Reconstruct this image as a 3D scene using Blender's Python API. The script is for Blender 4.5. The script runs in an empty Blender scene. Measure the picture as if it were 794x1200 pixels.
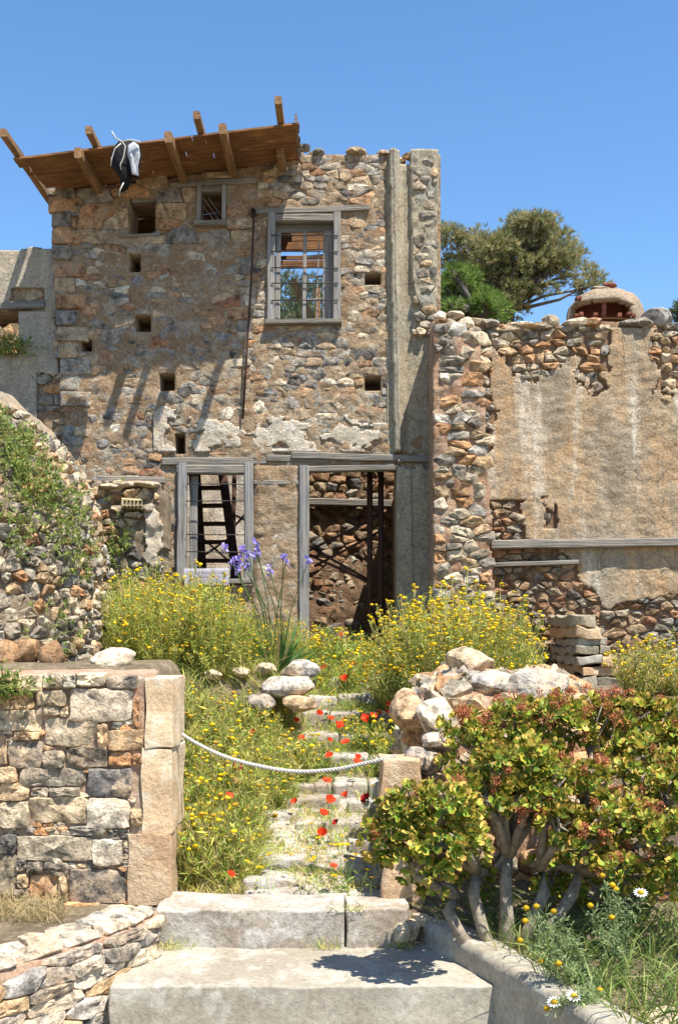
import bpy, math, random
import numpy as np
from mathutils import Vector, noise, Quaternion

# ------------------------------------------------------------------ camera, sky, sun, exposure
S = bpy.context.scene
C = S.collection
F, HY, CX, ZC = 1300.0, 740.0, 397.0, 1.58      # focal length and horizon in photo pixels, eye height
cam = bpy.data.cameras.new('camera'); cam_o = bpy.data.objects.new('camera', cam); C.objects.link(cam_o)
cam.sensor_fit = 'VERTICAL'; cam.sensor_height = 24; cam.lens = F / 1200 * 24
cam.shift_y = (HY - 600) / 1200; cam.clip_end = 2000; cam.clip_start = 0.05
cam_o.location = (0, 0, ZC); cam_o.rotation_euler = (math.pi / 2, 0, 0)
S.camera = cam_o
SUN = Vector((0.31, -0.39, 1.0)).normalized()
w = bpy.data.worlds.new('World'); S.world = w; w.use_nodes = True
wn = w.node_tree.nodes; wl = w.node_tree.links
sky = wn.new('ShaderNodeTexSky'); sky.sky_type = 'NISHITA'; sky.sun_disc = False
sky.sun_elevation = math.asin(SUN.z); sky.sun_rotation = math.atan2(SUN.x, SUN.y)
sky.altitude = 50; sky.air_density = 1.0; sky.dust_density = 0.1; sky.ozone_density = 2.2
hs = wn.new('ShaderNodeHueSaturation'); hs.inputs['Saturation'].default_value = 1.18; wl.new(sky.outputs[0], hs.inputs['Color']); wl.new(hs.outputs[0], wn['Background'].inputs[0]); wn['Background'].inputs[1].default_value = 0.115
sl = bpy.data.lights.new('sun', 'SUN'); sl.energy = 5.0; sl.angle = math.radians(0.53); sl.color = (1.0, 0.95, 0.87)
sun_o = bpy.data.objects.new('sun', sl); C.objects.link(sun_o); sun_o.location = (8, -8, 30)
sun_o.rotation_euler = (-SUN).to_track_quat('-Z', 'Y').to_euler()
S.view_settings.view_transform = 'Standard'; S.view_settings.look = 'None'
S.view_settings.exposure = 1.0; S.view_settings.gamma = 1.0
S.render.engine = 'CYCLES'

R = random.Random(7)
def P(px, py, Y): return Vector(((px - CX) * Y / F, Y, ZC + (HY - py) * Y / F))
def fx(px): return (px - CX) / 100.0             # on the facade plane (Y = 13) 100 photo pixels are a metre
def fz(py): return ZC + (HY - py) / 100.0
def sstep(a, b, x):
    t = min(1, max(0, (x - a) / (b - a))); return t * t * (3 - 2 * t)
def fbm(x, y, z=0.0, o=4): return noise.fractal(Vector((x, y, z)), 1.0, 2.0, o)
def n1(x, y, z=0.0): return noise.noise(Vector((x, y, z)))

# ------------------------------------------------------------------ materials
class NT:
    def __init__(s, name):
        s.m = bpy.data.materials.new(name); s.m.use_nodes = True
        s.t = s.m.node_tree; s.b = s.t.nodes['Principled BSDF']; s.b.inputs['Roughness'].default_value = 0.9
        s.b.inputs['Specular IOR Level'].default_value = 0.25
        s.pos = s.n('ShaderNodeNewGeometry').outputs['Position']
    def n(s, k): return s.t.nodes.new(k)
    def l(s, a, b): s.t.links.new(a, b)
    def noise(s, scale, detail=5, rough=0.6, stretch=None, off=0.0):
        x = s.n('ShaderNodeTexNoise'); x.inputs['Scale'].default_value = scale
        x.inputs['Detail'].default_value = detail; x.inputs['Roughness'].default_value = rough
        m = s.n('ShaderNodeMapping'); m.inputs['Scale'].default_value = stretch or (1, 1, 1)
        m.inputs['Location'].default_value = (off, off * .7, off * 1.3)
        s.l(s.pos, m.inputs[0]); s.l(m.outputs[0], x.inputs['Vector']); return x.outputs['Fac']
    def voro(s, scale, feature='F1'):
        x = s.n('ShaderNodeTexVoronoi'); x.inputs['Scale'].default_value = scale; x.feature = feature
        s.l(s.pos, x.inputs['Vector']); return x.outputs['Distance']
    def crack(s, scale, width):
        nz = s.n('ShaderNodeTexNoise'); nz.inputs['Scale'].default_value = scale * 2.5; nz.inputs['Detail'].default_value = 6; s.l(s.pos, nz.inputs['Vector'])
        sc = s.n('ShaderNodeVectorMath'); sc.operation = 'SCALE'; sc.inputs['Scale'].default_value = .55 / scale; s.l(nz.outputs['Color'], sc.inputs[0])
        ad = s.n('ShaderNodeVectorMath'); ad.operation = 'ADD'; s.l(s.pos, ad.inputs[0]); s.l(sc.outputs[0], ad.inputs[1])
        x = s.n('ShaderNodeTexVoronoi'); x.inputs['Scale'].default_value = scale; x.feature = 'DISTANCE_TO_EDGE'; s.l(ad.outputs[0], x.inputs['Vector'])
        return s.math('MULTIPLY', s.rng(x.outputs['Distance'], 0, width, 1.0, 0.0), s.rng(s.noise(scale * 1.3, 3, .5, off=61), .47, .55))
    def rng(s, v, a, b, c=0.0, d=1.0):
        x = s.n('ShaderNodeMapRange'); x.inputs[1].default_value = a; x.inputs[2].default_value = b
        x.inputs[3].default_value = c; x.inputs[4].default_value = d; s.l(v, x.inputs[0]); return x.outputs[0]
    def math(s, op, a, b):
        x = s.n('ShaderNodeMath'); x.operation = op
        for i, q in enumerate((a, b)):
            if isinstance(q, (int, float)): x.inputs[i].default_value = q
            else: s.l(q, x.inputs[i])
        return x.outputs[0]
    def mix(s, f, a, b, bt='MIX'):
        x = s.n('ShaderNodeMix'); x.data_type = 'RGBA'; x.blend_type = bt
        for i, q in ((0, f), (6, a), (7, b)):
            if isinstance(q, (int, float)): x.inputs[i].default_value = q
            elif isinstance(q, tuple): x.inputs[i].default_value = (*q, 1)
            else: s.l(q, x.inputs[i])
        return x.outputs[2]
    def grey(s, v):
        x = s.n('ShaderNodeCombineColor')
        for i in range(3): s.l(v, x.inputs[i])
        return x.outputs[0]
    def attr(s, name='Col'):
        x = s.n('ShaderNodeAttribute'); x.attribute_name = name; return x.outputs['Color']
    def color(s, c): s.l(c, s.b.inputs['Base Color'])
    def bump(s, h, strength=0.8, dist=0.02):
        x = s.n('ShaderNodeBump'); x.inputs['Strength'].default_value = strength
        x.inputs['Distance'].default_value = dist; s.l(h, x.inputs['Height']); s.l(x.outputs[0], s.b.inputs['Normal'])

def m_stone(name, dust=(.40, .29, .19), dustamt=.55, fine=1.0, crust=.35, smear=None, tint=(1.06, 1.0, .90)):
    k = NT(name); a = k.noise(9 * fine, 7, .65); b = k.noise(42 * fine, 5, .7); c = k.noise(3.1, 4, .6, off=5)
    c0 = k.mix(1.0, k.attr(), k.grey(k.rng(a, .34, .66, .30, 1.35)), 'MULTIPLY')
    c0 = k.mix(1.0, c0, k.grey(k.rng(b, .3, .7, .55, 1.3)), 'MULTIPLY')
    f = k.math('MULTIPLY', k.rng(c, .44, .62), k.rng(a, .40, .56))
    c1 = k.mix(k.math('MULTIPLY', f, dustamt), c0, dust)
    g = k.math('MULTIPLY', k.rng(k.noise(16, 6, .7, off=9), .56, .66), crust)
    c2 = k.mix(g, c1, (.50, .45, .36))
    d = k.math('MULTIPLY', k.rng(k.noise(26, 6, .7, off=19), .57, .67), .65)
    c3 = k.mix(1.0, k.mix(d, c2, (.07, .07, .07)), tint, 'MULTIPLY')
    if smear:
        sm = k.math('ADD', k.math('MULTIPLY', k.noise(5.5, 8, .7, (1, 1, 1.7), off=23), .7), k.math('MULTIPLY', k.noise(1.1, 3, .5, off=41), .3))
        c3 = k.mix(k.rng(sm, smear[0], smear[0] + .035), c3, mortar_col(k, *smear[1:]))
    k.color(c3)
    k.bump(k.math('ADD', k.math('MULTIPLY', a, .7), k.math('MULTIPLY', b, .35)), 1.0, .045 / fine); return k.m
def mortar_col(k, c_a, c_b, c_c, streak=None, spots=.5, lo=.48):
    a = k.noise(2.2, 6, .65); b = k.noise(7, 7, .7, off=3); c = k.noise(33, 5, .7, off=8)
    col = k.mix(k.rng(a, .40, .60), c_a, c_b)
    col = k.mix(k.math('MULTIPLY', k.rng(b, .50, .62), .8), col, c_c)
    if streak:
        big = k.noise(.9, 6, .65, (1.6, 1.6, .8), off=51)
        col = k.mix(k.math('MULTIPLY', k.rng(big, .50, .60), .75), col, tuple(x * y for x, y in zip(c_c, (.95, .97, 1.0))))
        st = k.noise(1.0, 6, .6, (2.6, 2.6, .32), off=11)
        col = k.mix(k.math('MULTIPLY', k.rng(st, .53, .66), .75), col, streak)
        st2 = k.noise(1.0, 7, .7, (3.2, 3.2, 1.1), off=31)
        col = k.mix(k.math('MULTIPLY', k.rng(st2, .50, .62), .65), col, (.25, .195, .13))
    col = k.mix(1.0, col, k.grey(k.rng(c, .30, .70, lo, 1.14)), 'MULTIPLY')
    dk = k.math('MULTIPLY', k.rng(k.noise(13, 7, .75, off=17), .59, .68), spots)
    return k.mix(dk, col, (.10, .085, .07))
def m_mortar(name, c_a, c_b, c_c, streak=None, dist=.03, spots=.5, lo=.48, crack=None):
    k = NT(name); col = mortar_col(k, c_a, c_b, c_c, streak, spots, lo)
    if crack: col = k.mix(k.math('MULTIPLY', k.crack(*crack[:2]), crack[2] if len(crack) > 2 else .75), col, (.08, .065, .05))
    k.color(col); b = k.noise(7, 7, .7, off=3); c = k.noise(33, 5, .7, off=8); d = k.noise(90, 3, .6, off=2)
    k.bump(k.math('ADD', k.math('ADD', k.math('MULTIPLY', b, .8), k.math('MULTIPLY', c, .45)), k.math('MULTIPLY', d, .15)), 1.0, dist); return k.m
def m_wood(name, c_a, c_b, axis=0, dark=(.05, .045, .04)):
    k = NT(name); st = [26, 26, 26]; st[axis] = 1.6
    a = k.noise(1, 6, .65, tuple(st)); b = k.noise(3, 4, .6, off=4)
    st2 = [60, 60, 60]; st2[axis] = 2.0; c = k.noise(1, 3, .6, tuple(st2), off=7)
    col = k.mix(k.rng(b, .38, .62), c_a, c_b)
    col = k.mix(1.0, col, k.grey(k.rng(a, .3, .7, .55, 1.3)), 'MULTIPLY')
    col = k.mix(k.math('MULTIPLY', k.rng(c, .60, .68), .8), col, dark); k.color(col)
    k.bump(k.math('ADD', a, c), .9, .012); return k.m
def m_plain(name, col, var=.3, scale=30, rough=.8, bump=.004, col2=None):
    k = NT(name); a = k.noise(scale, 5, .65)
    c0 = k.mix(k.rng(a, .42, .6), col, col2 or tuple(x * (1 - var) for x in col)); k.color(c0)
    k.b.inputs['Roughness'].default_value = rough; k.bump(a, .8, bump); return k.m
def m_leaf(name, trans=.35, rough=.55, spec=.3):
    k = NT(name); a = k.noise(18, 3, .6); col = k.mix(1.0, k.attr(), k.grey(k.rng(a, .3, .7, .75, 1.25)), 'MULTIPLY')
    k.color(col); k.b.inputs['Roughness'].default_value = rough; k.b.inputs['Specular IOR Level'].default_value = spec
    t = k.n('ShaderNodeBsdfTranslucent'); k.l(col, t.inputs[0]); mx = k.n('ShaderNodeMixShader'); mx.inputs[0].default_value = trans
    k.l(k.b.outputs[0], mx.inputs[1]); k.l(t.outputs[0], mx.inputs[2])
    k.l(mx.outputs[0], k.t.nodes['Material Output'].inputs['Surface']); return k.m

M = {}
M['stone'] = m_stone('stone')
M['stone_clean'] = m_stone('stone_clean', dustamt=.30, crust=.3)
M['stone_near'] = m_stone('stone_near', dust=(.56, .43, .29), dustamt=.6, fine=1.5, crust=.5, tint=(1.26, 1.15, 1.0))
FM = ((.38, .275, .17), (.33, .21, .115), (.43, .375, .29))
M['stone_facade'] = m_stone('stone_facade', dustamt=.4, smear=(.532, *FM, None, .8), tint=(1.06, 1.05, 1.03))
M['facade_mortar'] = m_mortar('facade_mortar', *FM, spots=.8, dist=.045)
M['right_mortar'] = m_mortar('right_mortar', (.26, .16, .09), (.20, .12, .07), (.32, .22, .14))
M['end_mortar'] = m_mortar('end_mortar', (.42, .27, .17), (.38, .21, .12), (.48, .36, .26))
M['rubble_mortar'] = m_mortar('rubble_mortar', (.27, .205, .135), (.21, .155, .10), (.36, .29, .20))
M['gate_mortar'] = m_mortar('gate_mortar', (.46, .27, .17), (.42, .30, .20), (.50, .38, .28), dist=.02)
M['plaster'] = m_mortar('plaster', (.47, .345, .21), (.46, .295, .155), (.36, .30, .21), streak=(.74, .66, .53), dist=.028, spots=.4, crack=(1.3, .012))
M['left_plaster'] = m_mortar('left_plaster', (.42, .36, .27), (.44, .355, .25), (.33, .28, .21), streak=(.52, .46, .36), dist=.02, spots=.3)
M['pale_plaster'] = m_mortar('pale_plaster', (.60, .52, .40), (.52, .42, .30), (.66, .61, .52), dist=.035, spots=.5)
M['inner_plaster'] = m_mortar('inner_plaster', (.62, .52, .40), (.58, .46, .33), (.66, .60, .50), streak=(.7, .66, .58), spots=.15)
M['pilaster'] = m_mortar('pilaster', (.40, .345, .24), (.36, .295, .195), (.31, .28, .21), streak=(.48, .43, .33), dist=.012, spots=.45, crack=(1.5, .010))
M['vault'] = m_mortar('vault', (.40, .30, .20), (.34, .255, .17), (.30, .255, .195), dist=.03, spots=.5)
M['limestone'] = m_mortar('limestone', (.66, .52, .33), (.63, .44, .26), (.72, .63, .47), dist=.016, spots=.5, lo=.74)
M['limestone_brown'] = m_mortar('limestone_brown', (.56, .40, .245), (.50, .32, .18), (.60, .47, .32), dist=.026, spots=.5, lo=.68)
M['concrete'] = m_mortar('concrete', (.37, .335, .265), (.29, .25, .19), (.45, .42, .35), lo=.74, dist=.009, spots=.5, crack=(1.1, .008, .35))
M['marble'] = m_mortar('marble', (.46, .42, .355), (.33, .27, .205), (.54, .51, .455), dist=.014, spots=.7, lo=.6, crack=(1.7, .010, .45))
M['soil'] = m_mortar('soil', (.25, .19, .12), (.17, .13, .08), (.34, .275, .18), dist=.04, spots=.5)
M['grey_wood'] = m_wood('grey_wood', (.23, .225, .215), (.29, .265, .23), 2)
M['grey_wood_x'] = m_wood('grey_wood_x', (.19, .175, .15), (.245, .215, .175), 0)
M['roof_wood'] = m_wood('roof_wood', (.27, .135, .055), (.19, .095, .045), 0)
M['rafter_wood'] = m_wood('rafter_wood', (.30, .17, .08), (.24, .14, .07), 1)
M['raw_wood'] = m_wood('raw_wood', (.55, .40, .24), (.50, .35, .20), 2)
M['rust'] = m_plain('rust', (.085, .04, .025), .5, 40, .85, .004, (.05, .03, .025))
M['iron'] = m_plain('iron', (.05, .045, .04), .4, 60, .8, .002)
M['brick'] = m_plain('brick', (.24, .085, .05), .5, 22, .95, .012, (.15, .06, .04))
M['yellow_brick'] = m_plain('yellow_brick', (.45, .36, .20), .3, 40, .95, .004)
M['hole_shade'] = m_plain('hole_shade', (.03, .025, .02), .3, 10, 1.0)  # near-black colour painting the shade inside the brick's holes
M['rope'] = m_plain('rope', (.50, .47, .41), .25, 90, .9, .002)
M['sack_black'] = m_plain('sack_black', (.006, .006, .008), .4, 20, .8, .01)
M['sack_white'] = m_plain('sack_white', (.46, .47, .49), .3, 14, .7, .01, (.30, .31, .33))
M['sign'] = m_plain('sign', (.46, .44, .46), .12, 25, .6, .001)
M['ink'] = m_plain('ink', (.38, .29, .36), .3, 60, .8, .001)
M['bark'] = m_plain('bark', (.17, .14, .11), .45, 26, .95, .012)
M['pale_bark'] = m_plain('pale_bark', (.30, .25, .19), .4, 26, .95, .010)
M['leaf'] = m_leaf('leaf', .45); M['succulent'] = m_leaf('succulent', .28, .5, .25)
M['petal'] = m_leaf('petal', .35, .6, .2); M['needle'] = m_leaf('needle', .4, .6, .2)

# ------------------------------------------------------------------ scene helpers
def link(o, parent=None):
    C.objects.link(o)
    if parent is not None:
        o.parent = parent
        o.matrix_parent_inverse = parent_world(parent).inverted()
    return o
def parent_world(p):
    from mathutils import Matrix
    m = Matrix.LocRotScale(p.location, p.rotation_euler, p.scale)
    if p.parent is not None: m = parent_world(p.parent) @ p.matrix_parent_inverse @ m
    return m
def tag(o, label=None, cat=None, group=None, kind=None):
    if label: o['label'] = label
    if cat: o['category'] = cat
    if group: o['group'] = group
    if kind: o['kind'] = kind
    return o
def thing(name, loc, label, cat, group=None):
    o = bpy.data.objects.new(name, None); o.empty_display_size = .1; o.location = loc
    link(o); return tag(o, label, cat, group)
def mesh_obj(name, v, f, mat, parent=None, col=None, smooth=True, loc=None):
    me = bpy.data.meshes.new(name)
    va = np.asarray(v, dtype=np.float64).reshape(-1, 3)
    if loc is not None: va = va - np.array(loc)
    me.from_pydata(va.tolist() if len(va) < 200 else va, [], f)
    if smooth and len(me.polygons): me.polygons.foreach_set('use_smooth', np.ones(len(me.polygons), dtype=bool))
    if col is not None:
        ca = me.color_attributes.new('Col', 'FLOAT_COLOR', 'POINT')
        arr = np.ones((len(va), 4), dtype=np.float32); arr[:, :3] = np.asarray(col, dtype=np.float32); ca.data.foreach_set('color', arr.ravel())
    me.materials.append(M[mat] if isinstance(mat, str) else mat)
    o = bpy.data.objects.new(name, me)
    if loc is not None: o.location = loc
    return link(o, parent)
def copy_tree(o, parent=None):
    c = o.copy(); C.objects.link(c); c.parent = parent
    for ch in list(o.children): copy_tree(ch, c)
    return c

class Acc:
    def __init__(s): s.v = []; s.f = []; s.c = []
    def add(s, vs, fs, col):
        b = len(s.v); s.v.extend([tuple(q) for q in vs]); s.f.extend([tuple(i + b for i in q) for q in fs]); s.c.extend([tuple(col)] * len(vs))
    def build(s, name, mat, parent=None, smooth=True, loc=None):
        return mesh_obj(name, s.v, s.f, mat, parent, s.c, smooth, loc)
    def tube(s, pts, rad, sides=6, col=(1, 1, 1), cap=True):
        pts = [Vector(p) for p in pts]; n = len(pts); rings = []; up = Vector((.13, .21, 1)).normalized()
        for i, p in enumerate(pts):
            t = (pts[min(i + 1, n - 1)] - pts[max(i - 1, 0)]).normalized()
            a = t.cross(up)
            if a.length < .05: a = t.cross(Vector((1, 0, 0)))
            a.normalize(); b = t.cross(a)
            r = rad[i] if isinstance(rad, (list, tuple)) else rad
            rings += [p + (a * math.cos(2 * math.pi * k / sides) + b * math.sin(2 * math.pi * k / sides)) * r for k in range(sides)]
        fs = [(i * sides + k, i * sides + (k + 1) % sides, (i + 1) * sides + (k + 1) % sides, (i + 1) * sides + k) for i in range(n - 1) for k in range(sides)]
        if cap: fs += [tuple(range(sides))[::-1], tuple((n - 1) * sides + k for k in range(sides))]
        s.add(rings, fs, col)
    def blade(s, p, d, L, W, bend, col, side=None):
        p = Vector(p); d = Vector(d).normalized(); sd = side or d.cross(Vector((R.uniform(-1, 1), R.uniform(-1, 1), .1)))
        if sd.length < 1e-3: sd = Vector((1, 0, 0))
        sd = sd.normalized() * W * .5; h = Vector((d.x, d.y, 0)); h = h.normalized() if h.length > 1e-3 else Vector((1, 0, 0))
        m = p + d * L * .5 + h * bend * L * .2 ; t = p + d * L + h * bend * L * .8 - Vector((0, 0, bend * L * .35))
        s.add([p - sd * .7, p + sd * .7, m - sd, m + sd, t], [(0, 1, 3, 2), (2, 3, 4)], col)
    def leaf(s, p, d, L, W, col, nrm=None):
        p = Vector(p); d = Vector(d).normalized()
        nr = nrm or Vector((R.gauss(0, 1), R.gauss(0, 1), R.gauss(.6, 1)))
        sd = d.cross(nr)
        if sd.length < 1e-3: sd = Vector((1, 0, 0))
        sd = sd.normalized() * W * .5
        s.add([p, p + d * L * .55 + sd, p + d * L, p + d * L * .55 - sd], [(0, 1, 2, 3)], col)
    def ball(s, p, r, col, sq=.7):
        p = Vector(p); vs = [p + Vector((0, 0, r * sq))]
        a0 = R.uniform(0, 6.28)
        for zz, rr, n in ((.35, .85, 6), (-.4, .8, 6)):
            vs += [p + Vector((math.cos(a0 + k * 1.0472) * r * rr, math.sin(a0 + k * 1.0472) * r * rr, zz * r * sq)) for k in range(n)]
        vs.append(p - Vector((0, 0, r * sq)))
        fs = [(0, 1 + k, 1 + (k + 1) % 6) for k in range(6)] + [(1 + k, 7 + k, 7 + (k + 1) % 6, 1 + (k + 1) % 6) for k in range(6)] + [(13, 7 + (k + 1) % 6, 7 + k) for k in range(6)]
        s.add(vs, fs, col)

def vary(c, rng, a=.15):
    k = 1 + rng.uniform(-a, a) * 1.3; w_ = rng.uniform(-a, a) * .30
    return tuple(max(.005, x) for x in (c[0] * k * (1 + w_), c[1] * k, c[2] * k * (1 - w_ * 1.2)))

# ---- surfaces to lay masonry on: map(u, v, h) -> point, h outwards
class Flat:
    def __init__(s, Y, yaw=0.0): s.Y = Y
    def __call__(s, u, v, h=0.0): return Vector((u, s.Y - h, v))
class Wrap:
    def __init__(s, plan, prof, sm=8):
        pts = [Vector((*p, 0)) for p in plan]; q = [pts[0] * 2 - pts[1]] + pts + [pts[-1] * 2 - pts[-2]]; d = []
        for i in range(1, len(q) - 2):
            for k in range(sm):
                t = k / sm; a, b, c, e = q[i - 1:i + 3]
                d.append(.5 * (2 * b + (c - a) * t + (2 * a - 5 * b + 4 * c - e) * t * t + (3 * b - a - 3 * c + e) * t ** 3))
        d.append(pts[-1]); s.p = d
        s.s = [0.0]
        for a, b in zip(d, d[1:]): s.s.append(s.s[-1] + (b - a).length)
        nn = []
        for i in range(len(d)):
            t = (d[min(i + 1, len(d) - 1)] - d[max(i - 1, 0)]).normalized(); nn.append(Vector((t.y, -t.x, 0)))
        s.n = nn; s.L = s.s[-1]; s.prof = prof; s.t = [0.0]
        for a, b in zip(prof, prof[1:]): s.t.append(s.t[-1] + math.hypot(b[0] - a[0], b[1] - a[1]))
        s.H = s.t[-1]
        s.pn = []
        for i in range(len(prof)):
            a = prof[max(i - 1, 0)]; b = prof[min(i + 1, len(prof) - 1)]; l = math.hypot(b[0] - a[0], b[1] - a[1]); s.pn.append(((b[1] - a[1]) / l, (b[0] - a[0]) / l))
    @staticmethod
    def _f(arr, x):
        lo, hi = 0, len(arr) - 2
        while lo < hi:
            m = (lo + hi + 1) // 2
            if arr[m] <= x: lo = m
            else: hi = m - 1
        return lo, (x - arr[lo]) / max(1e-6, arr[lo + 1] - arr[lo])
    def __call__(s, u, v, h=0.0):
        i, t = s._f(s.s, u); j, q = s._f(s.t, v)
        p = s.p[i].lerp(s.p[i + 1], t); n = s.n[i].lerp(s.n[i + 1], min(1, max(0, t))).normalized()
        a, b = s.prof[j], s.prof[j + 1]; ins = a[0] + (b[0] - a[0]) * q; z = a[1] + (b[1] - a[1]) * q
        qq = min(1, max(0, q)); nh = s.pn[j][0] * (1 - qq) + s.pn[j + 1][0] * qq; nz = s.pn[j][1] * (1 - qq) + s.pn[j + 1][1] * qq
        r = p + n * (h * nh - ins); return Vector((r.x, r.y, z + h * nz))

def sheet(name, mp, us, vs, hf, keep, mat, parent=None, skirt=.05):
    nu, nv = len(us), len(vs); idx = {}; V = []; Fc = []
    def vid(i, j):
        k = (i, j)
        if k not in idx: idx[k] = len(V); V.append(mp(us[i], vs[j], hf(us[i], vs[j])))
        return idx[k]
    K = [[keep(.5 * (us[i] + us[i + 1]), .5 * (vs[j] + vs[j + 1])) for j in range(nv - 1)] for i in range(nu - 1)]
    for i in range(nu - 1):
        for j in range(nv - 1):
            if K[i][j]: Fc.append((vid(i, j), vid(i + 1, j), vid(i + 1, j + 1), vid(i, j + 1)))
    if skirt:
        bk = {}
        def bid(i, j):
            if (i, j) not in bk: bk[(i, j)] = len(V); V.append(mp(us[i], vs[j], hf(us[i], vs[j]) - skirt))
            return bk[(i, j)]
        for i in range(nu - 1):
            for j in range(nv - 1):
                if not K[i][j]: continue
                for (a, b, di, dj) in (((i, j), (i + 1, j), 0, -1), ((i + 1, j), (i + 1, j + 1), 1, 0), ((i + 1, j + 1), (i, j + 1), 0, 1), ((i, j + 1), (i, j), -1, 0)):
                    x, y = i + di, j + dj
                    if 0 <= x < nu - 1 and 0 <= y < nv - 1 and K[x][y]: continue
                    Fc.append((idx[b], idx[a], bid(*a), bid(*b)))
    return mesh_obj(name, V, Fc, mat, parent)
def lin(a, b, st, extra=()):
    n = max(1, round((b - a) / st)); g = [a + (b - a) * i / n for i in range(n + 1)]
    for e in extra:
        if a < e < b:
            k = min(range(len(g)), key=lambda q: abs(g[q] - e))
            if 0 < k < len(g) - 1: g[k] = e
    return g

# ---- stones
def clip(poly, nx, ny, d):
    out = []; n = len(poly)
    for i in range(n):
        a, b = poly[i], poly[(i + 1) % n]; da = a[0] * nx + a[1] * ny - d; db = b[0] * nx + b[1] * ny - d
        if da <= 0: out.append(a)
        if (da < 0 < db) or (db < 0 < da):
            t = da / (da - db); out.append((a[0] + (b[0] - a[0]) * t, a[1] + (b[1] - a[1]) * t))
    return out
def cells(u0, u1, v0, v1, w, h, rng, drop=.14, jit=.32, holes=(), keep=None, sizef=None):
    seeds = []; v = v0
    while v < v1 + h:
        rh = h * rng.uniform(.65, 1.4); u = u0 - rng.uniform(0, w)
        while u < u1 + w:
            k = sizef(u, v) if sizef else 1.0
            du = w * rng.uniform(.45, 1.7) * k
            if rng.random() > drop: seeds.append((u + du / 2, v + rh / 2 + rng.uniform(-jit, jit) * rh))
            u += du
        v += rh
    asp = w / h; A = np.array([(a / asp, b) for a, b in seeds]); out = []
    for i, (a, b) in enumerate(seeds):
        if keep and not keep(a, b): continue
        if not (u0 <= a <= u1 and v0 <= b <= v1): continue
        if any(x0 < a < x1 and y0 < b < y1 for x0, x1, y0, y1 in holes): continue
        d2 = ((A - A[i]) ** 2).sum(1); nb = np.argsort(d2)[1:22]
        x, y = A[i]; r = 2.2 * h; poly = [(x - r, y - r), (x + r, y - r), (x + r, y + r), (x - r, y + r)]
        for k in nb:
            nx, ny = A[k] - A[i]; mx, my = (A[k] + A[i]) / 2; poly = clip(poly, nx, ny, nx * mx + ny * my)
            if len(poly) < 3: break
        if len(poly) < 3: continue
        poly = [(p[0] * asp, p[1]) for p in poly]
        for x0, x1, y0, y1 in holes:
            c = max(((x0 - a), -1, 0, -x0 * -1), ((a - x1), 1, 0, 0), ((y0 - b), 0, -1, 0), ((b - y1), 0, 1, 0), key=lambda q: q[0])
            if c[1] == -1: poly = clip(poly, 1, 0, x0)
            elif c[1] == 1: poly = clip(poly, -1, 0, -x1)
            elif c[2] == -1: poly = clip(poly, 0, 1, y0)
            else: poly = clip(poly, 0, -1, -y1)
            if len(poly) < 3: break
        if len(poly) < 3: continue
        poly = clip(clip(clip(clip(poly, -1, 0, -u0), 1, 0, u1), 0, -1, -v0), 0, 1, v1)
        if len(poly) >= 3: out.append(poly)
    return out
def area(p): return abs(sum(p[i][0] * p[(i + 1) % len(p)][1] - p[(i + 1) % len(p)][0] * p[i][1] for i in range(len(p)))) / 2
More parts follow.
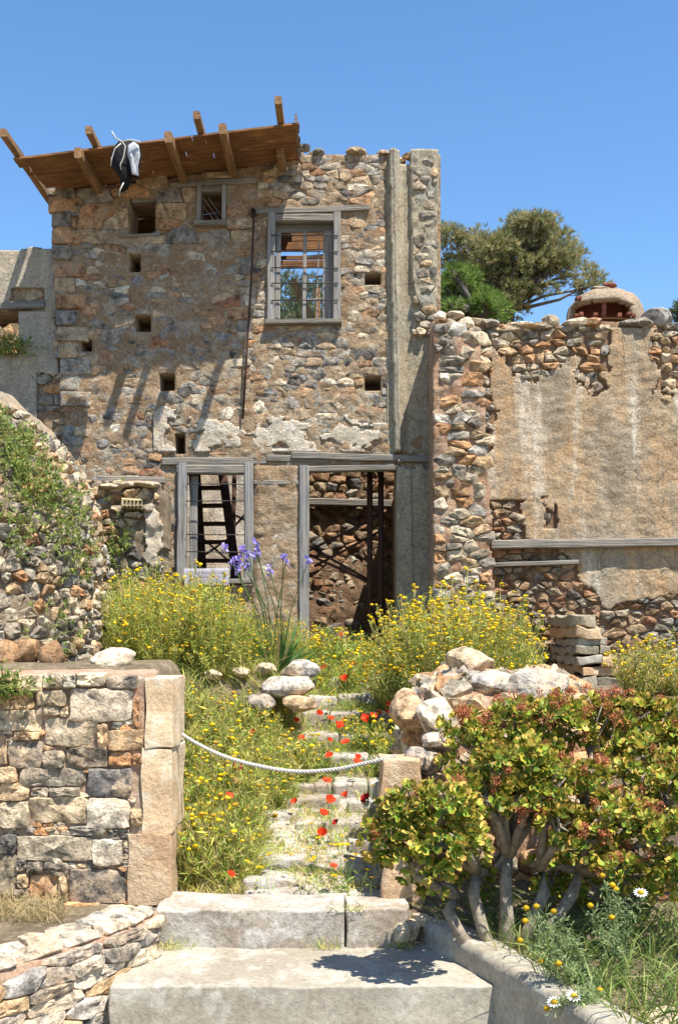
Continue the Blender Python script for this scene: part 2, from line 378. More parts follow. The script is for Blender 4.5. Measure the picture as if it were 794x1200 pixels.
def stone_geo(poly, mp, rng, gap, bulge, depth, h0, rough, tilt, seg):
    cx = sum(p[0] for p in poly) / len(poly); cy = sum(p[1] for p in poly) / len(poly)
    r = math.sqrt(area(poly)) + 1e-6; k = max(.35, 1 - 1.5 * gap / r); q = []
    n = len(poly); ch = rng.uniform(.02, .13)
    for i in range(n):
        a, b = poly[i], poly[(i + 1) % n]
        q.append((a[0] + (b[0] - a[0]) * ch, a[1] + (b[1] - a[1]) * ch)); q.append((a[0] + (b[0] - a[0]) * (1 - ch), a[1] + (b[1] - a[1]) * (1 - ch)))
    L = [0]
    for i in range(len(q)): a, b = q[i], q[(i + 1) % len(q)]; L.append(L[-1] + math.hypot(b[0] - a[0], b[1] - a[1]))
    ring = []; ph = rng.uniform(0, 100)
    if seg <= 12:
        seg = len(q)
        for (x, y) in q:
            j = 1 + .10 * n1(x / r * 5 + ph, y / r * 5); ring.append(((x - cx) * k * j, (y - cy) * k * j))
    for s in range(seg if not ring else 0):
        t = L[-1] * (s + .5) / seg; i = 0
        while L[i + 1] < t: i += 1
        a, b = q[i], q[(i + 1) % len(q)]; f = (t - L[i]) / max(1e-9, L[i + 1] - L[i])
        x = a[0] + (b[0] - a[0]) * f; y = a[1] + (b[1] - a[1]) * f
        j = 1 + .09 * n1(x / r * 3.2 + ph, y / r * 3.2) + .07 * n1(x / r * 9 + ph, y / r * 9)
        ring.append(((x - cx) * k * j, (y - cy) * k * j))
    bl = bulge * rng.uniform(.5, 1.35); V = []
    pl = [(rng.gauss(0, tilt), rng.gauss(0, tilt), 0.0)] + [(rng.gauss(0, tilt * 2.6), rng.gauss(0, tilt * 2.6), r * tilt * rng.uniform(.1, .9)) for _ in range(3)]
    prof = ((1.0, -depth), (1.0, bl * .75), (.9, bl), (.45, bl)) if bulge < .016 else ((1.0, -depth), (1.0, bl * .45), (.95, bl * .85), (.76, bl), (.42, bl)) if seg > 9 else ((1.0, -depth), (1.0, bl * .5), (.88, bl * .95), (.45, bl))
    for m, (sc, hh) in enumerate(prof):
        for (x, y) in ring:
            x *= sc; y *= sc
            h = hh if m == 0 else hh + h0 + min(a_ * x + b_ * y + c_ for a_, b_, c_ in pl) + rough * (fbm((cx + x) / r * 2.2 + ph, (cy + y) / r * 2.2, ph, 4))
            V.append(mp(cx + x, cy + y, max(h, -depth)))
    V.append(mp(cx, cy, bl + h0 + min(c_ for a_, b_, c_ in pl) + rough * fbm(cx / r + ph, cy / r, ph, 3)))
    nr = len(prof); Fc = [(m * seg + i, m * seg + (i + 1) % seg, (m + 1) * seg + (i + 1) % seg, (m + 1) * seg + i) for m in range(nr - 1) for i in range(seg)]
    Fc += [((nr - 1) * seg + i, (nr - 1) * seg + (i + 1) % seg, nr * seg) for i in range(seg)]
    if area_sign(poly) < 0: Fc = [f[::-1] for f in Fc]
    return V, Fc
def area_sign(p): return sum(p[i][0] * p[(i + 1) % len(p)][1] - p[(i + 1) % len(p)][0] * p[i][1] for i in range(len(p)))
def pick(pal, rng):
    t = rng.uniform(0, sum(p[0] for p in pal))
    for w_, c in pal:
        t -= w_
        if t <= 0: return c
    return pal[-1][1]
def stones(parent, mp, polys, pal, rng, gap=.008, bulge=.03, depth=.06, h0=0.0, rough=.015, tilt=.12, seg=9, limit=300, minarea=.006, mat='stone', name='stone', cols=None):
    order = sorted(range(len(polys)), key=lambda i: -area(polys[i])); V = []; Fc = []; Cc = []; made = 0
    for i in order:
        hh = h0(*[sum(p[k] for p in polys[i]) / len(polys[i]) for k in (0, 1)]) if callable(h0) else h0
        v, f = stone_geo(polys[i], mp, rng, gap, bulge, depth, hh, rough, tilt, seg)
        pl = pal(*[sum(p[k] for p in polys[i]) / len(polys[i]) for k in (0, 1)]) if callable(pal) else pal
        c = vary(cols[i] if cols else pick(pl, rng), rng, .18)
        if made < limit and area(polys[i]) > minarea:
            ctr = sum(v, Vector()) / len(v); mesh_obj(name, [tuple(q) for q in v], f, mat, parent, c, True, tuple(ctr)).data.set_sharp_from_angle(angle=.55); made += 1
        else:
            b = len(V); V += [tuple(q) for q in v]; Fc += [tuple(k + b for k in q) for q in f]; Cc += [c] * len(v)
    if V:
        o = tag(mesh_obj('small_stones', V, Fc, mat, parent, Cc), kind='stuff'); o.data.set_sharp_from_angle(angle=.55)

GREY = (.33, .30, .25); DGREY = (.125, .115, .105); TAN = (.47, .345, .215); ORANGE = (.46, .26, .135); PALE = (.60, .52, .39); BLUE = (.25, .235, .215); RED = (.30, .14, .075); WHITE = (.60, .56, .49)
PAL_F = [(3, GREY), (2.6, TAN), (1.6, ORANGE), (1.2, PALE), (2, BLUE), (.5, DGREY)]
PAL_L = [(1.8, TAN), (1.8, ORANGE), (2.6, BLUE), (2.6, GREY), (1, PALE), (.9, DGREY), (.6, RED)]
PAL_R = [(3.2, GREY), (2.6, TAN), (1.5, ORANGE), (2.4, PALE), (1.2, BLUE), (.9, DGREY), (.5, RED)]
PAL_END = [(2.4, GREY), (2.0, PALE), (1.5, WHITE), (2, TAN), (1.8, ORANGE), (1.4, BLUE)]
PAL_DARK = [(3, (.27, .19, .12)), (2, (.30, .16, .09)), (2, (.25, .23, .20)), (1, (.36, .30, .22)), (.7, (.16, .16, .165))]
PAL_RUB = [(3, (.34, .315, .27)), (2.0, (.40, .36, .29)), (2.4, TAN), (1.7, ORANGE), (2, PALE), (1, BLUE)]
PAL_KERB = [(3, (.37, .36, .35)), (2, PALE), (1.5, TAN), (1.5, WHITE), (1, BLUE)]

# a timber, board or bar as its own slightly worn box
def beam(name, p0, p1, w_, h_, mat, parent=None, wear=.006, up=Vector((0, 0, 1)), n=6, seed=0):
    p0 = Vector(p0); p1 = Vector(p1); t = (p1 - p0).normalized(); sd = t.cross(up)
    if sd.length < .05: sd = t.cross(Vector((0, 1, 0)))
    sd.normalize(); u2 = sd.cross(t); V = []; c = .14
    sec = [(-.5, -.5 + c), (-.5 + c, -.5), (.5 - c, -.5), (.5, -.5 + c), (.5, .5 - c), (.5 - c, .5), (-.5 + c, .5), (-.5, .5 - c)]
    for i in range(n + 1):
        p = p0.lerp(p1, i / n); off = Vector((n1(p.x * 2 + seed, p.y * 2, p.z * 2), n1(p.x * 2, p.y * 2 + 9, p.z * 2 + seed), n1(p.x * 2, seed, p.z * 2 + 7))) * wear
        for (a, b) in sec: V.append(p + off + sd * a * w_ * (1 + .08 * n1(i * .7 + seed, a * 3)) + u2 * b * h_ * (1 + .08 * n1(i * .7, seed + b * 3)))
    Fc = [(i * 8 + k, i * 8 + (k + 1) % 8, (i + 1) * 8 + (k + 1) % 8, (i + 1) * 8 + k) for i in range(n) for k in range(8)] + [tuple(range(8))[::-1], tuple(n * 8 + k for k in range(8))]
    ctr = (p0 + p1) / 2
    return mesh_obj(name, V, Fc, mat, parent, None, False, tuple(ctr))
def rock(name, c, r, mat, seed, col, label=None, parent=None, cat='rock', group=None, ang=.30, rz=0.0, sub=4):
    import bmesh
    bm = bmesh.new(); bmesh.ops.create_icosphere(bm, subdivisions=sub, radius=1.0); rg = random.Random(seed)
    planes = [(Vector((rg.gauss(0, 1), rg.gauss(0, 1), rg.gauss(0, 1))).normalized(), rg.uniform(.55, .85)) for _ in range(11)]
    ca, sa = math.cos(rz), math.sin(rz); V = []
    for v in bm.verts:
        p = v.co.copy()
        for nn, d in planes:
            e = p.dot(nn) - d
            if e > 0: p -= nn * e * (1 - ang * .4)
        p *= 1 + .07 * fbm(p.x * 2 + seed, p.y * 2, p.z * 2, 4)
        q = Vector((p.x * r[0], p.y * r[1], p.z * r[2])) * 1.25
        V.append((c[0] + q.x * ca - q.y * sa, c[1] + q.x * sa + q.y * ca, c[2] + q.z))
    Fc = [tuple(v.index for v in f.verts) for f in bm.faces]; bm.free()
    o = mesh_obj(name, V, Fc, mat, parent, col, True, tuple(c)); o.data.set_sharp_from_angle(angle=.42)
    if label: tag(o, label, cat, group)
    return o

# ------------------------------------------------------------------ ground
PATH = [(-400, -.55), (6.40, -.55), (6.46, -.06), (6.75, -.04), (8.0, .26), (8.2, .36), (10.95, 1.02), (12.6, 1.30), (16, 1.35), (24, 3.2), (45, 5), (90, 6), (900, 6)]
def tab(t, x):
    for a, b in zip(t, t[1:]):
        if x <= b[0]: return a[1] + (b[1] - a[1]) * max(0, (x - a[0])) / (b[0] - a[0])
    return t[-1][1]
def G(x, y):
    z = tab(PATH, y)
    if 6.9 < y < 14:
        t = (1 - sstep(-.55, -.28, x)) * sstep(9.25, 9.5, y); z = z + t * max(0, 1.20 - z)
        t = (1 - sstep(-1.38, -1.12, x)) * sstep(6.95, 7.15, y); z = z + t * max(0, 1.22 - z)
        bed = (1 - sstep(-.62, -.40, x)) * sstep(7.0, 8.2, y); z += bed * .12 * (1 - sstep(9.2, 9.5, y))
        t = sstep(.45, .62, x) * sstep(7.2, 7.5, y); z = z + t * (max(z, .98) - z) if y < 11 else z + t * (1.02 - z)
    elif 6.2 < y <= 6.9 and x < -1.0: z = -.05
    z += .035 * fbm(x * 1.3, y * 1.3, 2.0, 4)
    return z
def axis(fine0, fine1, st, far):
    a = [fine0 + st * i for i in range(int((fine1 - fine0) / st) + 1)]; s = st; x = a[-1]
    while x < far: s *= 1.35; x += s; a.append(x)
    x = fine0; s = st; b = []
    while x > -far: s *= 1.35; x -= s; b.append(x)
    return b[::-1] + a
gx = axis(-2.6, 2.8, .06, 420); gy = axis(6.2, 13.0, .06, 420)
gv = [(x, y, G(x, y)) for y in gy for x in gx]; nx_ = len(gx)
gf = [(j * nx_ + i, j * nx_ + i + 1, (j + 1) * nx_ + i + 1, (j + 1) * nx_ + i) for j in range(len(gy) - 1) for i in range(nx_ - 1)]
tag(mesh_obj('ground', gv, gf, 'soil'), kind='structure')
def on_ground(px, py, hf=0.0, y0=6.7):
    y = y0
    while y < 13.2:
        x = (px - CX) * y / F
        if G(x, y) + hf >= ZC + (HY - py) * y / F: return Vector((x, y, G(x, y)))
        y += .02
    return Vector(((px - CX) * 12.5 / F, 12.5, G((px - CX) * 12.5 / F, 12.5)))

def slab(name, x0, x1, y0, y1, z0, z1, mat, parent=None, res=.05, amp=.008, rnd=.02, seed=0, skew=(0, 0)):
    # a worn block: subdivided box with rounded, chipped edges
    def ax(a, b):
        n = max(2, int((b - a) / res)); g = [a + (b - a) * i / n for i in range(n + 1)]
        return sorted(set([a, a + rnd * .35, a + rnd] + g[1:-1] + [b - rnd, b - rnd * .35, b])) if b - a > 4 * rnd else [a, (a + b) / 2, b]
    X, Y_, Z = ax(x0, x1), ax(y0, y1), ax(z0, z1); idx = {}; V = []; Fc = []
    cx, cy, cz = (x0 + x1) / 2, (y0 + y1) / 2, (z0 + z1) / 2; hx, hy, hz = (x1 - x0) / 2, (y1 - y0) / 2, (z1 - z0) / 2
    def vid(i, j, k):
        if (i, j, k) not in idx:
            p = Vector((X[i], Y_[j], Z[k])); chip = 1 + 1.2 * max(0, n1(p.x * 6 + seed, p.y * 6, p.z * 6)); rr = rnd * chip
            q = Vector((min(max(p.x, cx - hx + rr), cx + hx - rr), min(max(p.y, cy - hy + rr), cy + hy - rr), min(max(p.z, cz - hz + rr), cz + hz - rr)))
            d = p - q
            if d.length > 1e-6: p = q + d.normalized() * min(d.length, rr)
            o = Vector((n1(p.x * 5 + seed, p.y * 5, p.z * 5), n1(p.x * 5, p.y * 5 + seed, p.z * 5 + 3), n1(p.x * 5 + 7, p.y * 5, p.z * 5 + seed))) * amp
            p += o; p.x += (p.y - y0) * skew[0]; p.y += (p.x - x0) * skew[1]; idx[(i, j, k)] = len(V); V.append(p)
        return idx[(i, j, k)]
    A, B, D = len(X) - 1, len(Y_) - 1, len(Z) - 1
    for i in range(A):
        for j in range(B):
            Fc += [(vid(i, j, 0), vid(i, j + 1, 0), vid(i + 1, j + 1, 0), vid(i + 1, j, 0)), (vid(i, j, D), vid(i + 1, j, D), vid(i + 1, j + 1, D), vid(i, j + 1, D))]
    for i in range(A):
        for k in range(D):
            Fc += [(vid(i, 0, k), vid(i + 1, 0, k), vid(i + 1, 0, k + 1), vid(i, 0, k + 1)), (vid(i, B, k), vid(i, B, k + 1), vid(i + 1, B, k + 1), vid(i + 1, B, k))]
    for j in range(B):
        for k in range(D):
            Fc += [(vid(0, j, k), vid(0, j, k + 1), vid(0, j + 1, k + 1), vid(0, j + 1, k)), (vid(A, j, k), vid(A, j + 1, k), vid(A, j + 1, k + 1), vid(A, j, k + 1))]
    o = mesh_obj(name, V, Fc, mat, parent, None, True, (cx, cy, z0)); o.data.set_sharp_from_angle(angle=.28); return o

# landing, threshold and overgrown steps
tag(slab('landing', -1.17, .80, 5.63, 6.42, -.56, -.22, 'concrete', rnd=.012, amp=.012, seed=1), kind='structure')
tag(slab('lower_step', -1.25, .95, 4.6, 5.66, -.60, -.47, 'concrete', rnd=.03, seed=2), kind='structure')
th = tag(slab('threshold', -1.04, .03, 6.31, 6.72, -.3, 0.0, 'marble', rnd=.014, amp=.02, seed=3), kind='structure')
slab('paving_block', .036, .40, 6.33, 6.70, -.3, -.012, 'marble', th, rnd=.014, amp=.02, seed=4)
steps = bpy.data.objects.new('steps', None); steps.location = (0, 8, 0); link(steps); tag(steps, kind='structure')
for k in range(6):
    Y0 = 8.2 + .55 * k; z = .45 + .13 * k
    x0 = -.44 + .035 * k; cuts = [x0, R.uniform(-.1, .05), R.uniform(.2, .3), .52]
    for a, b in zip(cuts, cuts[1:]):
        slab('tread', a + .004, b - .004, Y0 + R.uniform(-.03, .03), Y0 + .40, z - .22, z + .012 + R.uniform(-.015, .015), 'marble', steps, rnd=.022, amp=.016, seed=10 + k)
# worn pale paving of the path inside the gate, and loose flagstones
def pav(u, v): return fbm(u * 2.6, v * 2.6, 17, 4) > -.22 and u > -.66 + (v - 6.8) * .16
tag(sheet('path_paving', lambda u, v, h: Vector((u, v, G(u, v) + .018 + h)), lin(-.66, .50, .03), lin(6.74, 8.2, .03), lambda u, v: .012 * fbm(u * 4, v * 4), pav, 'marble', None, skirt=.05), kind='structure')
for i, (px, py, sx, sy) in enumerate([(322, 1008, .20, .17), (385, 968, .24, .15), (322, 958, .15, .14), (392, 1018, .20, .14), (436, 990, .16, .16), (365, 940, .20, .10), (318, 1037, .17, .09), (440, 1030, .14, .12), (430, 945, .14, .12)]):
    g = on_ground(px, py); slab('flagstone', g.x - sx, g.x + sx, g.y - sy, g.y + sy, g.z - .06, g.z + .045, 'marble', steps, rnd=.02, amp=.02, seed=40 + i)

# ------------------------------------------------------------------ the ruined house
house = thing('ruined_house', (fx(285), 13.1, 1.3), 'tall roofless stone house front with grey timber window and door frames', 'house')
FY = 13.0; fac = Flat(FY)
def rect(x0, y0, x1, y1): return (fx(x0), fx(x1), fz(y1), fz(y0))
W_UP = rect(314, 251, 398, 379); W_SM = rect(232, 221, 264, 266); O_L = rect(152, 232, 182, 275)
W_LO = rect(209, 545, 296, 686); DOOR = rect(353, 545, 464, 790)
BIG = [W_UP, W_SM, O_L, W_LO, DOOR]
PUT = [rect(152, 298, 165, 319), rect(159, 369, 177, 389), rect(187, 438, 206, 459), rect(205, 508, 217, 532), rect(428, 320, 445, 334), rect(427, 441, 446, 458), rect(95, 398, 108, 412)]
ALLH = BIG + PUT
def inh(H, u, v): return any(a < u < b and c < v < d for a, b, c, d in H)
def fac_edge(v):    # left outline of the house front
    py = 740 - (v - ZC) * 100; return fx(60 + (py - 215) * .055 + 2.5 * n1(v * 5, 1.3))
def fac_top(u):
    px = 397 + u * 100
    if px < 352: return fz(226 - (px - 62) * .136)
    if 466 < px < 482: return fz(196)
    return fz(180 + 3 * n1(u * 6, 4))
def fac_keep(u, v): return u > fac_edge(v) and v < fac_top(u) and not inh(ALLH, u, v)
def cover(u, v):    # how deep the old render lies over the stones
    px = 397 + u * 100; py = 740 - (v - ZC) * 100
    c = -.006 + .018 * fbm(u * 1.3, v * 1.3, 7, 4)
    if px < 285 and 290 < py < 470: c += .006
    if py > 480 and px > 225: c += .010
    if px > 290 and py < 260: c -= .008
    if px > 290: c += .004
    if px < 300 and py < 285: c -= .010
    if 296 < px < 354 and py > 545: c += .035
    return c
def dist_h(u, v): return min(max(a - u, u - b, c - v, v - d) for a, b, c, d in ALLH)
def fac_h(u, v):
    h = cover(u, v) + .024 * fbm(u * 5, v * 5, 1, 4) + .011 * n1(u * 17, v * 17)
    return h * (.25 + .75 * sstep(0, .07, abs(dist_h(u, v))))
exu = [e for r in ALLH for e in r[:2]]; exv = [e for r in ALLH for e in r[2:]]
wallf = sheet('front_wall', fac, lin(fx(58), fx(516), .025, exu), lin(fz(800), fz(176), .025, exv), fac_h, fac_keep, 'facade_mortar', house, skirt=.55)
backw = Flat(FY + .54)
sheet('inner_face', backw, lin(fx(62), fx(514), .1, [e for r in BIG for e in r[:2]]), lin(fz(800), fz(190), .1, [e for r in BIG for e in r[2:]]), lambda u, v: 0, lambda u, v: u > fac_edge(v) + .1 and v < fac_top(u) - .08 and not inh(BIG, u, v), 'facade_mortar', house, skirt=0)
rs = random.Random(11)
def pal_fac(u, v):
    px = 397 + u * 100; return PAL_L if px < 285 else PAL_R
mar = .03
HS = [(a - mar * .3, b + mar * .3, c - mar * .3, d + mar * .3) for a, b, c, d in BIG] + [(a - .01, b + .01, c - .01, d + .01) for a, b, c, d in PUT]
HS += [rect(455, 170, 520, 800), rect(190, 533, 510, 547), rect(292, 242, 432, 252), rect(196, 209, 302, 220)]
kf = lambda u, v: fac_edge(v) - .02 < u and v < fac_top(u) + .02
UL = lambda u, v: u < fx(300) and v > fz(284)
pf = cells(fx(62), fx(455), fz(800), fz(182), .19, .085, rs, drop=.16, jit=.3, holes=HS, keep=lambda u, v: kf(u, v) and not UL(u, v), sizef=lambda u, v: 1.1 if u < fx(290) else .85)
stones(wallf, fac, pf, pal_fac, rs, gap=.003, bulge=.010, depth=.05, h0=lambda u, v: -.003 + .010 * n1(u * 7, v * 7) + (.002 if u > fx(290) else 0), rough=.010, tilt=.055, seg=9, limit=240, minarea=.006, mat='stone_facade')
pf = cells(fx(62), fx(302), fz(286), fz(182), .34, .165, rs, drop=.10, jit=.15, holes=HS, keep=lambda u, v: kf(u, v) and UL(u, v))
stones(wallf, fac, pf, [(2.4, BLUE), (2, GREY), (2.2, TAN), (1.2, ORANGE)], rs, gap=.005, bulge=.015, depth=.05, h0=.006, rough=.014, tilt=.04, seg=9, limit=60, mat='stone_facade')
# projecting corner stones and big squared stones by the left opening
quo = []
for i, py in enumerate(range(212, 470, 19)):
    u = fac_edge(fz(py + 8)); wd = .34 if i % 2 else .22; quo.append([(u - .03, fz(py + 18)), (u + wd, fz(py + 18)), (u + wd, fz(py)), (u - .03, fz(py))])
stones(wallf, fac, quo, [(2, BLUE), (2, GREY), (1.5, TAN), (1, ORANGE)], rs, gap=.006, bulge=.03, h0=.012, seg=12, tilt=.04, mat='stone_facade')
# pilaster with its channel and strip of render
def pil_h(u, v):
    px = 397 + u * 100; py = 740 - (v - ZC) * 100; px -= (py - 180) * .018
    rg = .006 * fbm(u * 8, v * 8, 3, 3)
    if py < 545:
        if px < 456: return .015 + rg
        if px < 460: return .10 + rg
        if px < 462.5: return .115 + rg
        if px < 472: return .085 - (px - 462.5) * .008 + rg
        if px < 480 + 22 * sstep(330, 400, py) * 1.0: return .015 + rg
        return .075 + .02 * fbm(u * 9, v * 6, 5, 4)
    if px < 458: return .045 + rg
    if px < 474: return .075 + rg
    if px < 478: return .045 + rg
    return .065 + rg
sheet('pilaster', fac, lin(fx(453), fx(514), .0125), lin(fz(790), fz(178), .025), pil_h,
      lambda u, v: not (fz(549) < v < fz(530) and fx(462) < u < fx(503) and n1(u * 9, v * 30) > -.25) and (v > fz(549) or u > fx(464)) and v < fz(179 + (14 if fx(468) < u < fx(481) else 0)) and u < fx(513 - (740 - (v - ZC) * 100 - 178) * .012), 'pilaster', house, skirt=.2)
ps = cells(fx(482), fx(512), fz(395), fz(184), .15, .10, rs, drop=.3)
stones(wallf, fac, ps, [(3, GREY), (2, (.33, .32, .29)), (1, TAN), (1, PALE)], rs, gap=.01, bulge=.02, h0=.075, seg=9)
# loose coping stones on the wall head
for i in range(22):
    px = R.uniform(358, 512); s = R.uniform(.05, .10)
    rock('coping_stone', (fx(px), FY + R.uniform(.02, .45), fac_top(fx(px)) + s * .15), (s * 1.3, s, s * .6), 'stone', 300 + i, vary(pick(PAL_R, R), R), parent=wallf, sub=2, rz=R.uniform(0, 6))

def pp_keep(u, v):
    px = 397 + u * 100; py = 740 - (v - ZC) * 100; d = 14 * fbm(u * 2.5, v * 2.5, 21, 5)
    return (300 < px < 350 and 550 < py < 690 + d) or (225 + d < px < 453 and 496 + d * 1.3 < py < 531 and fbm(u * 3, v * 5, 2, 4) > -.12) or (180 < px < 206 and 470 < py < 530 and d > 0)
sheet('render_patch', fac, lin(fx(180), fx(453), .02), lin(fz(700), fz(470), .02), lambda u, v: .022 + .012 * fbm(u * 6, v * 6, 3, 4) + .012 * fbm(u * 2, v * 2, 8), pp_keep, 'pale_plaster', house, skirt=.03)
# timber bands and lintels
def fbeam(name, x0, y0, x1, y1, hpx, d=.10, out=.02, mat='grey_wood_x', parent=house, seed=0, n=10):
    Y = FY - out + d / 2
    return beam(name, (fx(x0), Y, fz(y0)), (fx(x1), Y, fz(y1)), d, hpx / 100, mat, parent, seed=seed, n=n)
fbeam('lintel', 190, 541, 312, 540, 9, seed=1); fbeam('lintel', 313, 537, 386, 539, 8, out=.03, seed=2); fbeam('lintel', 342, 534, 504, 539, 8, out=.06, seed=3)
fbeam('tie_timber', 298, 566, 352, 566, 5, out=.05, seed=4)
fbeam('lintel', 293, 249, 432, 244, 7, out=.03, seed=5); fbeam('lintel', 200, 217, 301, 211, 7, out=.02, seed=6); fbeam('lintel', 154, 234, 181, 232, 5, out=-.03, seed=8)
fbeam('sill_timber', 140, 277, 188, 275, 4, out=.03, seed=9)

def window(r, jw, cols, bars, sash=None, sill=True, out=.05):
    x0, y0, x1, y1 = r; Y = FY - out
    d = .12
    h = beam('window', (fx(x0), Y + d / 2, fz(y0 + jw / 2)), (fx(x1), Y + d / 2, fz(y0 + jw / 2)), d, jw / 100, 'grey_wood_x', house, seed=x0)
    beam('jamb', (fx(x0 + jw / 2 - 1), Y - .01 + d / 2, fz(y1)), (fx(x0 + jw / 2 + 1), Y - .01 + d / 2, fz(y0 - 2)), d, jw / 100, 'grey_wood', h, up=Vector((1, 0, 0)), seed=x0 + 1)
    beam('jamb', (fx(x1 - jw / 2), Y - .01 + d / 2, fz(y1)), (fx(x1 - jw / 2), Y - .01 + d / 2, fz(y0 - 2)), d, jw / 100, 'grey_wood', h, up=Vector((1, 0, 0)), seed=x0 + 2)
    if sill: beam('sill', (fx(x0 - 2), Y + d / 2 - .02, fz(y1 - 2)), (fx(x1 + 1), Y + d / 2 - .02, fz(y1 - 3)), d + .05, .06, 'grey_wood_x', h, seed=x0 + 3)
    for (by, bx0, bx1) in bars: a = Acc(); a.tube([(fx(bx0), FY - out - .02, fz(by)), (fx(bx1), FY - out - .02, fz(by + R.uniform(-.6, .6)))], .0065, 6); a.build('iron_bar', 'iron', h)
    return h
w1 = window((313, 252, 399, 381), 9, None, [(y, 318, 396) for y in (278, 297, 316, 334, 354, 369)][:5])
for (a, b, c, d, wd) in [(326, 266, 324, 376, 6), (357, 266, 356, 376, 4.5), (385, 264, 384, 376, 12)]:
    beam('sash_post', (fx(c), FY + .10, fz(d)), (fx(a), FY + .10, fz(b)), .04, wd / 100, 'grey_wood', w1, up=Vector((1, 0, 0)), seed=a)
beam('sash_rail', (fx(322), FY + .10, fz(264)), (fx(392), FY + .10, fz(263)), .05, .10, 'grey_wood_x', w1, seed=3)
for (a, b, c, d) in [(359, 297, 379, 295), (359, 322, 379, 320), (359, 349, 379, 347)]: beam('glazing_bar', (fx(a), FY + .11, fz(b)), (fx(c), FY + .11, fz(d)), .03, .022, 'grey_wood_x', w1)
beam('glazing_bar', (fx(373), FY + .115, fz(280)), (fx(371), FY + .115, fz(374)), .02, .015, 'grey_wood', w1, up=Vector((1, 0, 0)))
w2 = window((231, 221, 265, 266), 5, None, [])
for (a, b, c, d) in [(237, 229, 258, 258), (243, 229, 259, 250), (236, 238, 254, 260)]:
    beam('slat', (fx(a), FY + .08, fz(b)), (fx(c), FY + .08, fz(d)), .02, .012, 'grey_wood_x', w2)
w3 = window((208, 545, 297, 684), 11, None, [(y, 219, 287) for y in (568, 588, 627, 647)])
beam('sash_post', (fx(225), FY + .12, fz(672)), (fx(226), FY + .12, fz(556)), .05, .09, 'grey_wood', w3, up=Vector((1, 0, 0)), seed=31)
dr = beam('door_frame', (fx(352), FY + .02, fz(550)), (fx(466), FY + .02, fz(548)), .14, .07, 'grey_wood_x', house, seed=41)
beam('door_post', (fx(356), FY + .0, fz(760)), (fx(356), FY + .0, fz(546)), .14, .12, 'grey_wood', dr, up=Vector((1, 0, 0)), seed=42)
a = Acc(); a.tube([(fx(298), FY - .07, fz(253)), (fx(295), FY - .07, fz(330)), (fx(290), FY - .07, fz(410)), (fx(285), FY - .06, fz(492))], .014, 6); a.build('iron_rod', 'rust', house)
a = Acc(); a.tube([(fx(298), FY + .05, fz(255)), (fx(297), FY - .09, fz(250)), (fx(297), FY - .09, fz(258))], .03, 8); a.build('rod_bracket', 'rust', house)

# plank roof remnant with rafters below and battens above
def rz_(X): return ZC + 5.17 + (X + 3.45) * .125
roof = mesh_obj('roof', *((lambda v, f: (v, f))([(fx(66), 13.30, rz_(fx(66)) + .06), (fx(350), 13.30, rz_(fx(350)) + .06), (fx(350), 13.42, rz_(fx(350)) + .06), (fx(66), 13.42, rz_(fx(66)) + .06), (fx(66), 13.30, rz_(fx(66)) + .14), (fx(350), 13.30, rz_(fx(350)) + .14), (fx(350), 13.42, rz_(fx(350)) + .14), (fx(66), 13.42, rz_(fx(66)) + .14)], [(0, 3, 2, 1), (4, 5, 6, 7), (0, 1, 5, 4), (1, 2, 6, 5), (2, 3, 7, 6), (3, 0, 4, 7)])), 'roof_wood', house, None, False)
yy = 12.08; i = 0
while yy < 14.6:
    wd = R.uniform(.10, .15); xl = -3.53 + (yy - 12.08) * .22 + R.uniform(-.05, .05) if yy < 13 else fx(70); xr = fx(352 + R.uniform(-4, 2) - (yy - 12.08) * 1)
    xm = R.uniform(xl + .7, xr - .7); dz = R.uniform(-.012, .012)
    for a_, b_ in ((xl, xm - .004), (xm + .004, xr)):
        beam('plank', (a_, yy + wd / 2, rz_(a_) + dz), (b_, yy + wd / 2, rz_(b_) + dz), wd - .003, .028, 'roof_wood', roof, wear=.004, n=8, seed=i); i += 1
    yy += wd
for px, y0 in ((92, 11.98), (199, 11.88), (262, 11.85), (325, 12.6)):
    X = (px - CX) * 12.0 / F; beam('rafter', (X, y0, rz_(X) - .075), (X + .02, 14.62, rz_(X) - .075), .085, .115, 'rafter_wood', roof, n=8, seed=px)
for px, y0 in ((14, 11.60), (107, 11.78), (232, 11.75), (327, 11.65)):
    X = (px - CX) * 11.9 / F; beam('batten', (X, y0, rz_(X) + .06), (X + .02, 14.62, rz_(X) + .06), .075, .085, 'rafter_wood', roof, n=8, seed=px + 1)
beam('fascia', (fx(350), 12.05, rz_(fx(350)) + .03), (fx(351), 13.3, rz_(fx(351)) + .03), .03, .10, 'grey_wood_x', roof, seed=77)
rock('roof_stone', (fx(356), 12.85, fz(180)), (.07, .07, .05), 'stone', 78, BLUE, parent=house, sub=2)
for (a, b, c, d, Y, wd) in [(339, 300, 361, 346, 13.9, .09), (361, 356, 372, 382, 13.8, .10), (370, 296, 368, 392, 14.3, .07)]:
    beam('broken_board', (fx(a), Y, fz(b)), (fx(c), Y, fz(d)), .03, wd, 'raw_wood' if a < 365 else 'rafter_wood', house, up=Vector((1, 0, .3)), seed=a)
for k, (y_, px0, px1) in enumerate([(272, 312, 402), (281, 312, 402), (290, 312, 402), (303, 312, 402), (311, 312, 372)]):
    beam('ceiling_board', P(px0 - 12, y_, 14.2 + .2 * (k % 2)), P(px1 + 8, y_ - 2, 14.2 + .2 * (k % 2)), .03, .10 if k != 3 else .05, 'roof_wood', house, seed=k + 200)
for k in range(17):  # boards added behind the small openings to block the sky and keep them dark
    x = -3.28 + k * .128; beam('added_backing_board', (x, 14.72, 5.3), (x + .01, 14.66, rz_(x) + .12), .025, .122, 'roof_wood', house, up=Vector((1, 0, 0)), n=2, seed=k + 300)
